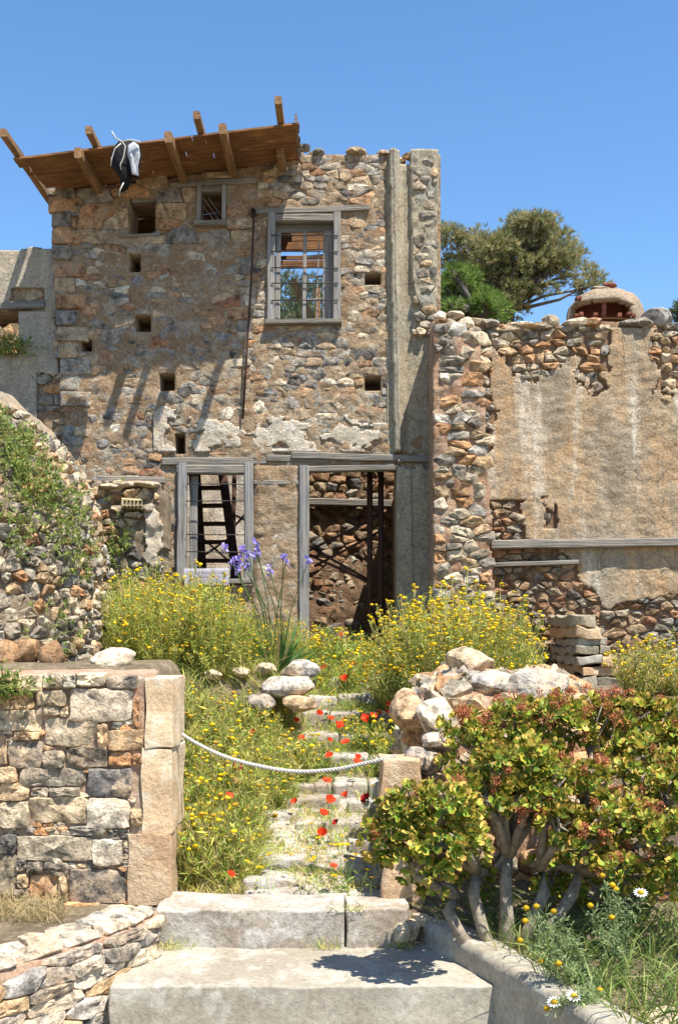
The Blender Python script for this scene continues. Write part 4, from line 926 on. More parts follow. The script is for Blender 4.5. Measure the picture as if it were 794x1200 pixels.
for i, (px, py, Y, r_, c_, lb) in enumerate([
    (548, 778, 7.75, (.15, .12, .10), (.56, .46, .33), 'large pale angular boulder perched on top of the tumbled wall'),
    (513, 842, 7.02, (.125, .12, .13), WHITE, 'white cleft block wedged in the side of the tumbled wall'),
    (511, 868, 6.92, (.09, .09, .045), WHITE, 'small flat white stone under the cleft block'),
    (497, 890, 6.88, (.11, .09, .075), (.28, .28, .29), 'dark grey stone just above the rope end pier'),
    (506, 915, 6.92, (.075, .07, .045), TAN, 'brown stone behind the gate pier and bush'),
    (481, 836, 7.2, (.11, .14, .14), (.46, .33, .21), 'brown weathered block facing the overgrown steps'),
    (628, 806, 7.22, (.22, .14, .10), (.36, .35, .34), 'broad grey rock along the wall top behind red flower heads'),
    (580, 800, 7.3, (.14, .12, .07), (.40, .39, .38), 'flat grey rock below the perched boulder')]):
    rock('boulder', tuple(P(px, py, Y)), r_, 'stone_near', 700 + i, c_, lb, rz=R.uniform(-.5, .5))
for i, (px, py, Y, r_, c_, lb) in enumerate([
    (349, 786, 9.3, (.155, .15, .075), (.44, .44, .43), 'upper of two grey boulders stacked beside the steps'),
    (338, 805, 9.22, (.20, .18, .09), (.50, .49, .47), 'lower broad grey boulder stacked beside the steps'),
    (283, 788, 9.45, (.07, .07, .04), PALE, 'small pale stone edging the flower terrace next to boulders'),
    (313, 784, 9.50, (.09, .07, .05), PALE, 'round pale stone against the stacked grey boulders'),
    (250, 790, 9.45, (.08, .07, .04), PALE, 'flat stone edging the flower terrace below the notice board'),
    (305, 824, 9.05, (.10, .10, .07), BLUE, 'blue grey stone under the stacked boulders'),
    (350, 824, 9.05, (.12, .12, .07), TAN, 'brown block under the stacked boulders')]):
    rock('boulder', tuple(P(px, py, Y)), r_, 'stone_near', 720 + i, c_, lb, rz=R.uniform(-.4, .4))
pk = Wrap([(.44, 6.55), (.50, 6.32), (.66, 5.95), (.86, 5.4), (1.07, 4.8), (1.2, 4.3)], [(0, -.60), (.015, -.12), (.04, -.09), (.19, -.085), (.22, -.11), (.23, -.3)], 6)
kb = sheet('planter_kerb', pk, lin(0, pk.L, .03), lin(0, pk.H, .02), lambda u, v: .006 * fbm(u * 6, v * 6, 2) - .01 * max(0, n1(u * 5, v * 9)), lambda u, v: True, 'concrete', None, skirt=0)
tag(kb, 'low concrete planter kerb running down beside the landing', 'kerb')
for i, (px, py, Y, r_) in enumerate([(775, 1195, 4.95, (.13, .1, .05)), (470, 1092, 6.3, (.05, .05, .05)), (482, 1088, 6.36, (.05, .05, .06)), (492, 1078, 6.45, (.05, .05, .04))]):
    rock('boulder', tuple(P(px, py, Y)), r_, 'stone_near', 740 + i, PALE, 'pale stone lying at the lower end of the planter kerb' if i == 0 else 'small tan stone packed below the gate pier', group=None if i == 0 else 'stones packed below the gate pier')
tag(sheet('planter_soil', lambda u, v, h: Vector((u, v, h)), lin(.5, 3.4, .08), lin(4.2, 7.1, .08), lambda u, v: -.14 + .03 * fbm(u * 3, v * 3) + .12 * sstep(6.2, 7, v), lambda u, v: u > .44 + (6.55 - v) * .34 + .1, 'soil', None, skirt=.1), kind='structure')
tag(sheet('verge', lambda u, v, h: Vector((u, v, h)), lin(-3.2, -1.0, .06), lin(4.2, 6.7, .06), lambda u, v: -.05 + .025 * fbm(u * 3, v * 3), lambda u, v: u < -1.15 - max(0, (6.3 - v)) * .52 + .0, 'soil', None, skirt=.1), kind='structure')

# rope across the gate: three laid strands
rp = thing('rope', P(217, 862, 7.0), 'sagging white rope strung across the gate opening', 'rope')
cp = [(214, 861, 6.86), (232, 872, 6.85), (262, 886, 6.84), (300, 897, 6.82), (345, 904, 6.80), (390, 902, 6.78), (430, 894, 6.74), (464, 886, 6.70)]
pts = []
for i in range(len(cp) - 1):
    q = [cp[max(0, i - 1)], cp[i], cp[i + 1], cp[min(len(cp) - 1, i + 2)]]
    for k in range(40):
        t = k / 40; pts.append(P(*[.5 * (2 * b + (c - a) * t + (2 * a - 5 * b + 4 * c - d) * t * t + (3 * b - a - 3 * c + d) * t ** 3) for a, b, c, d in zip(*q)]))
for s_ in range(3):
    a = Acc(); a.tube([p + Vector((0, math.cos(i * .55 + s_ * 2.094), math.sin(i * .55 + s_ * 2.094))) * .0068 for i, p in enumerate(pts)], .0068, 5); a.build('strand', 'rope', rp)

# ------------------------------------------------------------------ plants
RV = random.Random(1234)
def u3(rng, up=0.0):
    v = Vector((rng.gauss(0, 1), rng.gauss(0, 1), rng.gauss(0, 1) + up)); return v.normalized() if v.length > 1e-4 else Vector((0, 0, 1))
YEL = (.80, .60, .015); GRN = (.29, .42, .075); YGR = (.62, .60, .13); DRY = (.70, .58, .28); OLV = (.42, .45, .11)

# -- shrubs of yellow everlasting daisies: stems, fine leaves, flower heads (a handful of shapes, copied)
def daisy_shrub(seed, h, r, ns, nl, fl, leafc, label, group, name='yellow_daisy_bush'):
    rg = random.Random(seed); t = thing(name, (0, 0, 0), label, 'bush', group); st, lf, fw = Acc(), Acc(), Acc()
    for i in range(ns):
        a = rg.uniform(0, 6.283); sp = math.sqrt(rg.random()) * r; hh = h * rg.uniform(.35, 1.15) * (1 - .30 * (sp / r) ** 2)
        b = Vector((math.cos(a) * sp * .35, math.sin(a) * sp * .35, -.03)); e = Vector((math.cos(a) * sp, math.sin(a) * sp, hh)); m = b.lerp(e, .5) + Vector((rg.gauss(0, .03), rg.gauss(0, .03), hh * .08))
        c = vary(rg.choice([GRN, YGR, OLV, DRY]), rg); st.tube([b, m, e], [.004, .003, .002], 3, c, False)
        for k in range(nl):
            q = rg.uniform(.12, .97); p = (b * (1 - q) * (1 - q) + m * 2 * q * (1 - q) + e * q * q); d = u3(rg, .7)
            lf.leaf(p, d, rg.uniform(.03, .075), rg.uniform(.004, .010), vary(rg.choice(leafc), rg, .3))
        if rg.random() < fl:
            for k in range(rg.choice([1, 1, 2, 3])):
                p = e + Vector((rg.gauss(0, .022), rg.gauss(0, .022), rg.uniform(-.03, .02)))
                if k: st.tube([e - Vector((0, 0, .06)), p], .0018, 3, c, False)
                fw.ball(p, rg.choice([.008, .011, .014, .019, .023]), vary(rg.choice([YEL, YEL, (.62, .45, .03), (.50, .32, .03)]), rg, .2), .55)
    tag(st.build('stems', 'leaf', t), kind='stuff'); tag(lf.build('leaves', 'leaf', t), kind='stuff'); tag(fw.build('flower_heads', 'petal', t), kind='stuff'); return t
def place(protos, spots, group_label=None):
    used = set()
    for (k, loc, rz, sc) in spots:
        o = protos[k]
        if k in used: o = copy_tree(protos[k])
        used.add(k); o.location = loc; o.rotation_euler = (0, 0, rz); o.scale = (sc, sc, sc * RV.uniform(.9, 1.1))
LW = 'yellow flowered bush growing on the terrace below the lower window'; GWn = 'yellow bushes on the terrace'
left_p = [daisy_shrub(900 + i, .84, .36, 240, 30, .36, [YGR, (.54, .50, .12), OLV, GRN, (.60, .50, .14)], LW, GWn) for i in range(3)]
sp = []
for (px, Y) in [(150, 10.2), (178, 10.6), (160, 9.7), (200, 10.1), (226, 9.75), (236, 10.5), (262, 10.1), (290, 10.6), (190, 9.62), (252, 9.6), (140, 10.9), (280, 9.7), (306, 9.85), (340, 10.9), (215, 11.2)]:
    x = (px - CX) * Y / F; sp.append((len(sp) % 3, (x, Y, G(x, Y) - .02), RV.uniform(0, 6.28), RV.uniform(.85, 1.2) if px < 260 else RV.uniform(.6, .85)))
place(left_p, sp)
RWn = 'yellow flowered bush standing between the steps and the tumbled wall'; GRn = 'yellow bushes behind the tumbled wall'
right_p = [daisy_shrub(920 + i, .85, .40, 200, 22, 1.0, [(.38, .45, .13), (.50, .51, .15), OLV], RWn, GRn) for i in range(2)]
sp = []
for (px, Y, s_) in [(480, 9.6, 1.05), (515, 9.3, 1.15), (552, 9.2, 1.1), (588, 9.4, 1.0), (500, 10.3, 1.2), (540, 10.4, 1.2), (575, 10.2, 1.05), (465, 10.2, .9), (606, 9.9, .75)]:
    x = (px - CX) * Y / F; sp.append((len(sp) % 2, (x, Y, G(x, Y) - .04), RV.uniform(0, 6.28), s_))
place(right_p, sp)
# small clumps on the bed, along the path and by the right wall
LB = 'low yellow flowered weed clump on the bed beside the path'; GB = 'weed clumps on the bed'
bed_p = [daisy_shrub(940 + i, .34, .22, 90, 22, .22, [YGR, (.36, .36, .12), GRN, (.44, .38, .15)], LB, GB, 'weed_clump') for i in range(3)]
sp = []
tries = 0
while len(sp) < 46 and tries < 4000:
    tries += 1; Y = RV.uniform(6.95, 9.4); px = RV.uniform(218, 345 if Y > 8.1 else 292); x = (px - CX) * Y / F
    if px > 300 and Y < 8.0 and RV.random() < .5: continue
    sp.append((len(sp) % 3, (x, Y, G(x, Y) - .02), RV.uniform(0, 6.28), RV.uniform(.7, 1.25)))
place(bed_p, sp)
LS = 'small flowering weed tuft sprouting on the overgrown steps'; GS_ = 'weed tufts on the steps'
st_p = [daisy_shrub(960 + i, .26, .14, 40, 16, .35, [GRN, YGR, (.15, .20, .05)], LS, GS_, 'weed_tuft') for i in range(3)]
sp = []
for k in range(13):
    Y = RV.uniform(6.85, 11.6); px = RV.uniform(360, 458); x = (px - CX) * Y / F
    sp.append((k % 3, (x, Y, G(x, Y) + (.03 if Y > 8.2 else 0)), RV.uniform(0, 6.28), RV.uniform(.6, 1.15)))
for k in range(10):
    Y = RV.uniform(11.4, 12.8); px = RV.uniform(365, 455); x = (px - CX) * Y / F; sp.append((k % 3, (x, Y, G(x, Y)), RV.uniform(0, 6.28), RV.choice([.6, .8, 1.0, 1.25, 1.6])))
place(st_p, sp)
LR_ = 'straggly yellow weed at the foot of the bare rubble wall'; fr_p = [daisy_shrub(980, .5, .30, 110, 20, .6, [YGR, (.24, .26, .08), DRY], LR_, 'weeds along the rubble wall', 'wall_weed')]
place(fr_p, [(0, (rx_, Y, 1.0), RV.uniform(0, 6), s_) for rx_, Y, s_ in [(2.75, 10.2, 1.0), (3.1, 10.4, 1.2), (3.4, 10.0, 1.1), (3.0, 9.4, .8)]])

# -- grass (uncountable): blades over the bed, path edges and terrace
ga = Acc()
def grass(n, region, hh, cols, lean=.35, wd=.005):
    k = 0
    while k < n:
        p = region()
        if p is None: continue
        k += 1; ga.blade(p, (RV.gauss(0, lean), RV.gauss(0, lean), 1), hh * RV.uniform(.4, 1.2), wd * RV.uniform(.6, 1.4), RV.uniform(0, .9), vary(RV.choice(cols), RV, .3))
def reg(px0, px1, Y0, Y1, dens=None):
    def f():
        Y = RV.uniform(Y0, Y1); px = RV.uniform(px0, px1); x = (px - CX) * Y / F
        if dens and RV.random() > dens(px, Y, x): return None
        return (x, Y, G(x, Y) - .01)
    return f
patch = lambda px, Y, x: sstep(-.25, .35, fbm(x * 3, Y * 3, 4, 3) + .15)
grass(8000, reg(216, 300, 6.9, 8.2), .24, [YGR, GRN, DRY, (.40, .38, .13)]); grass(6000, reg(216, 345, 8.2, 9.5), .24, [YGR, GRN, DRY, (.40, .38, .13)])
grass(2900, reg(290, 452, 6.75, 8.2, patch), .13, [YGR, GRN, DRY, DRY])
grass(5600, reg(350, 462, 8.2, 11.2, patch), .13, [GRN, YGR, (.16, .20, .06)])
grass(2600, reg(345, 462, 11.0, 12.9), .24, [GRN, YGR, (.2, .22, .07)])
grass(2500, reg(120, 372, 9.5, 11.8), .28, [YGR, DRY, GRN])
grass(1500, reg(455, 640, 9.0, 11.5), .25, [YGR, GRN, DRY])
grass(500, reg(215, 300, 6.74, 7.0), .12, [DRY, YGR])
for k in range(260):     # tufts in the joints of threshold and landing
    c_ = RV.choice([(-.08, 6.28, -.22), (.04, 6.32, -.02), (.36, 6.30, -.22), (-.95, 6.27, -.22), (.62, 5.7, -.5), (.60, 5.55, -.5)]); ga.blade((c_[0] + RV.gauss(0, .05), c_[1] + RV.gauss(0, .012), c_[2]), (RV.gauss(0, .5), RV.gauss(-.15, .3), 1), RV.uniform(.03, .11), .004, RV.uniform(0, .9), vary(RV.choice([GRN, YGR, DRY]), RV, .3))
tag(ga.build('grass', 'leaf'), 'thin green and straw grass over the garden beds', 'grass', kind='stuff')
ga = Acc()
for k in range(900):
    px = RV.uniform(-30, 75); Y = RV.uniform(6.2, 6.6); x = (px - CX) * Y / F; ga.blade((x, Y, -.06), (RV.gauss(0, .5), RV.gauss(0, .5), 1), RV.uniform(.05, .2), .004, RV.uniform(0, .9), vary((.46, .37, .19), RV, .25))
tag(ga.build('dry_grass', 'leaf'), 'dry straw coloured grass between gate wall and kerb wall', 'dry grass', kind='stuff')
ga = Acc()
for k in range(2300):
    Y = RV.uniform(4.7, 6.7); x = RV.uniform(.62 + (6.4 - Y) * .36, 2.5); ga.blade((x, Y, -.13), (RV.gauss(0, .4), RV.gauss(0, .4), 1), RV.uniform(.08, .34), .007, RV.uniform(.1, 1), vary(RV.choice([(.16, .24, .05), (.10, .16, .03), (.30, .32, .10)]), RV, .3))
tag(ga.build('planter_grass', 'leaf'), 'green grass blades growing under the succulent bush', 'grass', kind='stuff')

# -- poppies
def poppy(seed, h, opn, drk):
    rg = random.Random(seed); t = thing('poppy', (0, 0, 0), '', 'poppy', 'poppies along the path'); a = Acc()
    top = Vector((rg.gauss(0, .02), rg.gauss(0, .02), h)); a.tube([(0, 0, -.03), (rg.gauss(0, .02), rg.gauss(0, .02), h * .5), top], .0022, 4, GRN, False)
    for k in range(5): a.leaf((0, 0, .03 * k), u3(rg, .6), .07, .016, GRN)
    a.build('stem', 'leaf', t)
    til = rg.uniform(.5, 1.0)
    for k in range(4):
        f = Acc(); vs = []; fs = []; a0 = k * 1.5708 + rg.uniform(-.15, .15); col = vary((.74, .07, .018) if not drk else (.32, .012, .010), rg, .15)
        qt = Quaternion((1, 0, 0), til)
        for i in range(4):
            for j in range(6):
                r = .004 + .033 * i / 3; an = a0 + (j / 5 - .5) * 1.75 * (1 if i else .3); z = (.006 + .034 * opn * (i / 3) ** 1.2) + .007 * math.sin(j * 2.4 + k) * i / 3
                vs.append(top + qt @ Vector((math.cos(an) * r, math.sin(an) * r, z)))
        fs = [(i * 6 + j, i * 6 + j + 1, (i + 1) * 6 + j + 1, (i + 1) * 6 + j) for i in range(3) for j in range(5)]; f.add(vs, fs, col); f.build('petal', 'petal', t)
    c = Acc(); c.ball(top + Vector((0, 0, .012)), .008, (.02, .015, .015), 1.0); c.build('seed_head', 'petal', t); return t
pp = [poppy(1000 + i, h, o, d) for i, (h, o, d) in enumerate([(.22, 1.0, 0), (.30, .6, 0), (.36, 1.4, 0), (.26, .8, 1)])]
PXY = [(261, 1038, 0), (390, 966, 2), (384, 1008, 1), (378, 952, 0), (396, 952, 3), (391, 933, 2), (404, 918, 2), (434, 938, 3), (274, 919, 0), (268, 929, 1), (286, 898, 3), (344, 832, 2), (378, 857, 0), (380, 836, 1), (403, 853, 2), (390, 880, 0), (386, 871, 1), (409, 836, 0), (430, 836, 1), (435, 825, 2), (447, 830, 0), (456, 828, 1), (432, 848, 2), (450, 838, 0), (459, 815, 1), (463, 806, 0), (426, 872, 2), (412, 872, 1), (407, 800, 2), (416, 778, 0), (408, 740, 2), (421, 741, 1), (368, 830, 0), (357, 855, 1), (298, 850, 3), (267, 706, 2), (380, 779, 0), (388, 915, 1), (350, 930, 0), (406, 889, 1)]
cnt = [0] * 4
hts = [.22, .30, .36, .26]
for i, (px, py, k) in enumerate(PXY):
    o = pp[k] if cnt[k] == 0 else copy_tree(pp[k]); cnt[k] += 1
    g = on_ground(px, py, hts[k]); o.location = g; o.rotation_euler = (RV.uniform(-.2, .2), RV.uniform(-.2, .2), RV.uniform(-1.0, 1.0)); o.scale = [RV.uniform(.65, 1.05)] * 3
    o['label'] = 'dark crimson poppy open beside the overgrown path' if k == 3 else ('red poppy flowering on the bed left of the stone steps' if px < 362 else ('red poppy flowering at the head of the steps near the doorway' if py < 790 else 'red poppy flowering among grass on the overgrown steps'))
    o['group'] = 'dark poppies' if k == 3 else ('poppies on the bed' if px < 362 else ('poppies by the doorway' if py < 790 else 'poppies on the steps'))
# yellow flowers scattered on the path
def ydaisy(seed, h):
    rg = random.Random(seed); t = thing('yellow_flower', (0, 0, 0), 'single yellow wildflower on a thin stem along the path', 'flower', 'yellow wildflowers along the path'); a = Acc()
    a.tube([(0, 0, -.03), (.01, .01, h * .5), (0, 0, h)], .0018, 3, GRN, False)
    for k in range(5): a.leaf((0, 0, h * k / 6), u3(rg, .4), .05, .012, GRN)
    a.build('stem', 'leaf', t); f = Acc()
    for k in range(9):
        an = k * .698; f.leaf(Vector((0, 0, h)), Vector((math.cos(an), math.sin(an), .35)), .024, .012, vary((.70, .52, .01), rg, .1), Vector((0, 0, 1)))
    f.build('petals', 'petal', t); c = Acc(); c.ball((0, 0, h + .004), .009, (.55, .30, .01), .7); c.build('centre', 'petal', t); return t
yp = [ydaisy(1100 + i, .14 + .08 * i) for i in range(3)]
for i in range(75):
    if i < 22: px, py = [(372, 1000), (395, 1002), (400, 1012), (418, 985), (433, 928), (422, 930), (412, 905), (409, 1060), (406, 1020), (385, 995), (373, 1025), (400, 985), (392, 1040), (357, 840), (322, 838), (352, 860), (303, 845), (372, 882), (323, 872), (238, 952), (224, 940), (437, 868)][i]
    else: px = RV.uniform(225, 455); py = RV.uniform(800, 1035)
    k = i % 3; o = yp[k] if i < 3 else copy_tree(yp[k]); o.location = on_ground(px, py, .14 + .08 * k); o.rotation_euler = (RV.uniform(-.1, .4), RV.uniform(-.2, .2), RV.uniform(0, 6)); o.scale = [RV.uniform(.8, 1.25)] * 3

# -- iris clump
ir = thing('iris_clump', P(325, 778, 9.75), 'clump of tall purple irises with sword leaves on the terrace', 'iris')
ig = P(325, 778, 9.75); ig.z = G(ig.x, 9.75)
for k in range(46):
    a = Acc(); an = RV.uniform(0, 6.28); r = RV.uniform(.0, .16); b = ig + Vector((math.cos(an) * r, math.sin(an) * r * .7, -.02)); L = RV.uniform(.28, .55); d = Vector((math.cos(an) * RV.uniform(.15, .7), math.sin(an) * .4, 1)).normalized()
    sd = d.cross(Vector((RV.gauss(0, .3), 1, 0))).normalized(); vs = []; bend = RV.uniform(0, .55)
    for i in range(6):
        t = i / 5; c = b + d * L * t + Vector((d.x, d.y, 0)) * bend * L * t * t * 1.6 - Vector((0, 0, bend * L * .55 * t ** 2.5)); w_ = .016 * (1 - t ** 2.5) + .001; vs += [c - sd * w_, c + sd * w_]
    a.add(vs, [(2 * i, 2 * i + 1, 2 * i + 3, 2 * i + 2) for i in range(5)], vary((.10, .20, .045) if RV.random() < .8 else (.36, .30, .12), RV, .25)); a.build('leaf', 'leaf', ir)
for (px, py) in [(263, 642), (280, 655), (284, 643), (291, 650), (300, 638), (278, 668), (289, 662), (332, 652), (335, 658), (316, 668), (361, 657), (300, 648), (272, 660)]:
    h = P(px, py, 9.8); a = Acc(); b = ig + Vector((RV.gauss(0, .08), RV.gauss(0, .05), 0)); m = b.lerp(h, .5) + Vector(((b.x - h.x) * .12, 0, .06)); a.tube([b, m, h], [.006, .005, .004], 4, (.10, .16, .05), False); s_ = a.build('flower_stem', 'leaf', ir)
    f = Acc()
    for k in range(12):
        an = k * 1.047 + RV.uniform(-.3, .3); up = .9 if k % 2 else -.5; c = vary(RV.choice([(.34, .28, .68), (.44, .38, .76), (.26, .19, .6)]), RV, .15); p = h + Vector((0, 0, RV.uniform(-.04, .03)))
        d = Vector((math.cos(an), math.sin(an), up)).normalized(); f.leaf(p, d, RV.uniform(.032, .055), .038, c, u3(RV))
    f.build('flower', 'petal', s_)
# broad dark leaved clump further left
bl = thing('sword_leaf_clump', P(243, 778, 9.75), 'dark green upright leaf clump among the yellow bushes', 'plant')
for k in range(16):
    a = Acc(); b = P(243 + RV.uniform(-9, 9), 778, 9.62); b.z = G(b.x, b.y) - .02; d = Vector((RV.gauss(0, .25), RV.gauss(-.1, .15), 1)).normalized(); L = RV.uniform(.22, .40); sd = d.cross(Vector((RV.gauss(0, .2), 1, 0))).normalized(); vs = []
    for i in range(5): t = i / 4; c = b + d * L * t; w_ = .020 * (1 - t ** 2.2) + .001; vs += [c - sd * w_, c + sd * w_]
    a.add(vs, [(2 * i, 2 * i + 1, 2 * i + 3, 2 * i + 2) for i in range(4)], vary((.06, .13, .03), RV, .25)); a.build('leaf', 'leaf', bl)

# -- trailing weeds on the rubble bank and gate wall
def trailing(seed, mp, u, v, ru, rv, n, label, cols, name='trailing_weed', group=None):
    rg = random.Random(seed); b = mp(u, v, .05); t = thing(name, b, label, 'weed', group); a, s_ = Acc(), Acc()
    for k in range(n):
        uu = u + rg.gauss(0, ru); vv = max(.05, v + rg.gauss(0, rv)); p = mp(uu, vv, rg.uniform(.04, .12)); q = mp(uu + rg.gauss(0, .08), vv + rg.uniform(-.02, .14), rg.uniform(.08, .2)); s_.tube([p, p.lerp(q, .5) + Vector((0, -.02, .02)), q], .0022, 3, OLV, False)
        for j in range(9): a.leaf(p.lerp(q, rg.random()), u3(rg, .5), rg.uniform(.025, .06), rg.uniform(.010, .022), vary(rg.choice(cols), rg, .3))
    tag(s_.build('stems', 'leaf', t), kind='stuff'); tag(a.build('leaves', 'leaf', t), kind='stuff')
um = mw.s[len(mw.s) * 2 // 5]
def uof(px, Y=8.4):
    best = min(range(300), key=lambda i: abs(CX + mw(mw.L * i / 299, .8).x * F / mw(mw.L * i / 299, .8).y - px) + (1000 if mw(mw.L * i / 299, .8).y > 9 else 0)); return mw.L * best / 299
WC = [(.19, .28, .06), (.28, .35, .09), (.14, .21, .05), (.36, .37, .12)]
for i, (px, v, n, lb) in enumerate([(15, 2.0, 110, 'bright green weeds hanging just under the vault edge'), (45, 1.75, 95, 'dense green weeds on the upper face of the rubble bank'), (78, 1.5, 60, 'green weeds creeping round the shoulder of the rubble bank'), (20, 1.4, 34, 'thin trailing weeds halfway down the rubble bank'), (70, 1.1, 20, 'sparse weeds between stones beside the masonry stub'), (105, 1.25, 22, 'weeds where the rubble bank meets the masonry stub'), (38, .62, 12, 'small weed tuft low on the rubble bank'), (62, .50, 10, 'small leafy weed above the brown porous blocks')]):
    trailing(1200 + i, mw, uof(px), v, .16, .16, n, lb, WC)
trailing(1220, gwf, gX(10), gZ(808), .09, .04, 60, 'green weed growing from the top joint of the gate wall', WC)
trailing(1221, rnf, nx2(135), nz2(645), .10, .2, 60, 'weeds scrambling over the ragged masonry stub', WC)
trailing(1222, lwf, fx(8), fz(408), .14, .05, 90, 'bright weeds growing in the broken window of the low wall', WC)

# -- succulent bush: limbs, leaf rosettes, dried red flower heads
jb = thing('succulent_bush', (.89, 6.0, -.1), 'large succulent bush with rusty red flower heads in the planter', 'bush')
base = Vector((.90, 6.0, -.16)); LUMP = []
for (px, py, Y, r) in [(456, 985, 5.75, .11), (482, 955, 5.7, .13), (470, 965, 5.7, .11), (515, 990, 5.55, .13), (540, 940, 5.9, .13), (548, 985, 5.6, .10), (482, 1010, 5.6, .09), (520, 945, 5.55, .12), (560, 885, 6.4, .16), (600, 860, 6.5, .18), (545, 855, 6.65, .11), (620, 900, 6.2, .15), (650, 850, 6.45, .17), (690, 850, 6.5, .18), (735, 850, 6.6, .17), (785, 860, 6.6, .18), (830, 880, 6.5, .2), (690, 925, 6.1, .14), (755, 905, 6.3, .17), (800, 930, 6.1, .18), (690, 985, 5.9, .12), (728, 965, 5.9, .15), (770, 985, 5.8, .16), (722, 1020, 5.8, .10), (815, 1010, 5.8, .18), (625, 945, 6.25, .09), (655, 960, 5.95, .09), (510, 1035, 6.0, .07), (575, 925, 6.15, .10), (585, 900, 5.95, .12), (640, 920, 5.95, .13), (605, 935, 5.9, .10), (565, 935, 5.85, .10), (655, 965, 5.85, .09), (620, 895, 5.95, .12), (680, 1030, 6.5, .14), (740, 1040, 6.55, .15), (640, 1020, 6.6, .11), (560, 1030, 6.7, .08)]:
    LUMP.append((P(px, py, Y), r))
forks = [base + Vector((-.14, .10, .42)), base + Vector((.03, .1, .5)), base + Vector((.20, .05, .45)), base + Vector((.42, .1, .42)), base + Vector((-.26, .1, .28))]
tr = Acc()
for i, (bx, f) in enumerate(zip([-.05, 0.0, .04, .07, -.10], forks)): tr.tube([base + Vector((bx, i * .03 - .03, -.06)), base.lerp(f, .3) + Vector((bx * 1.6, -.02, .0)), base.lerp(f, .65) + Vector((bx * 1.2 + RV.gauss(0, .02), -.03, .04)), f], [.052 if i == 1 else .038, .044 if i == 1 else .034, .034, .026], 9)
for (c, r) in LUMP:
    f = min(forks, key=lambda q: (q - c).length); m = f.lerp(c, .55) + Vector((RV.gauss(0, .04), RV.gauss(0, .04), .02)); tr.tube([f, m, c], [.030, .020, .012], 6)
    for k in range(9): tr.tube([m.lerp(c, RV.uniform(.3, 1)), c + u3(RV, .4) * r * RV.uniform(.7, 1.15)], [.009, .004], 4)
tr.build('trunk', 'pale_bark', jb)
def rosette(seed, n=11):
    rg = random.Random(seed); vs, fs, cs = [], [], []
    for k in range(n):
        an = k * 2.4 + rg.uniform(-.2, .2); el = .15 + 1.1 * k / n + rg.uniform(-.15, .15); L = rg.uniform(.036, .058) * (1 - .35 * k / n); W = L * .60
        d = Vector((math.cos(an) * math.cos(el), math.sin(an) * math.cos(el), math.sin(el))); sd = Vector((-math.sin(an), math.cos(an), 0)); nr = sd.cross(d) * -1
        b = d * .004; q = [b, b + d * L * .45 + sd * W * .38 + nr * -.003, b + d * L * .45 - sd * W * .38 + nr * -.003, b + d * L * .8 + sd * W * .46 + nr * .003, b + d * L * .8 - sd * W * .46 + nr * .003, b + d * L + nr * .006, b + d * L * .55 - nr * .006]
        o = len(vs); vs += q; fs += [(o, o + 1, o + 6), (o, o + 6, o + 2), (o + 1, o + 3, o + 6), (o + 2, o + 6, o + 4), (o + 3, o + 5, o + 6), (o + 4, o + 6, o + 5)]
        c = vary(rg.choice([(.18, .29, .032), (.27, .37, .045), (.10, .17, .022), (.44, .48, .10)]), rg, .2); edge = (min(1, c[0] * 1.5 + .05), c[1] * .85, c[2]); cs += [c, c, c, edge, edge, edge, c]
    return vs, fs, cs
RO = [rosette(1300 + i, 9 + i % 4) for i in range(8)]
RM = []
for (v, f, c) in RO:
    o = mesh_obj('leaf_rosette', v, f, 'succulent', jb, c); RM.append(o)
allr = []
for (c, r) in LUMP:
    for k in range(int(44 * (r / .15) ** 2)):
        d = u3(RV, .35); d.y -= .15; d.normalize(); allr.append((c + Vector((d.x * r * 1.25, d.y * r, d.z * r)) * RV.uniform(.6, 1.12), (d + Vector((0, -.15, .45)) + u3(RV) * .35).normalized(), RV.uniform(.9, 1.5)))
allr.sort(key=lambda q: q[0].y); stf = Acc(); stc = []
for i, (p, d, s_) in enumerate(allr):
    k = i % 8; q = d.to_track_quat('Z', 'Y') @ Quaternion((0, 0, 1), RV.uniform(0, 6.28))
    if i < 290:
        o = RM[k] if i < 8 else RM[k].copy()
        if i >= 8: C.objects.link(o)
        o.location = p; o.rotation_mode = 'QUATERNION'; o.rotation_quaternion = q; o.scale = (s_, s_, s_)
    else:
        v, f, c = RO[k]; b = len(stf.v); stf.v.extend([tuple(q @ Vector(x) * s_ + p) for x in v]); stf.f.extend([tuple(x + b for x in y) for y in f]); g_ = RV.uniform(.75, 1.2); stf.c.extend([tuple(x * g_ for x in y) for y in c])
tag(stf.build('foliage', 'succulent', jb), kind='stuff')
def red_head(seed):
    rg = random.Random(seed); a = Acc()
    for k in range(26):
        e = u3(rg, 1.0) * rg.uniform(.02, .05); 
        if k < 8: a.tube([(0, 0, -.05), e], .0015, 3, (.28, .09, .04), False)
        for j in range(3): a.leaf(e, u3(rg, .4), .013, .008, vary(rg.choice([(.56, .19, .085), (.46, .16, .075), (.62, .27, .13), (.38, .12, .06)]), rg, .2))
    return a
HM = [red_head(1400 + i).build('flower_head', 'petal', jb) for i in range(4)]
hp = []
for (c, r) in LUMP:
    px = CX + c.x * F / c.y; py = HY - (c.z - ZC) * F / c.y; n = 12 if py < 870 and px > 540 else (4 if px > 640 else 1)
    for k in range(n): d = u3(RV, .9); d.y -= .25; d.normalize(); hp.append(c + Vector((d.x * r * 1.25, d.y * r, d.z * r)) * RV.uniform(1.02, 1.22))
for i, p in enumerate(hp):
    o = HM[i % 4] if i < 4 else HM[i % 4].copy()
    if i >= 4: C.objects.link(o)
    o.location = p; o.rotation_euler = (RV.gauss(0, .4), RV.gauss(0, .4), RV.uniform(0, 6)); o.scale = [RV.uniform(.7, 1.2)] * 3

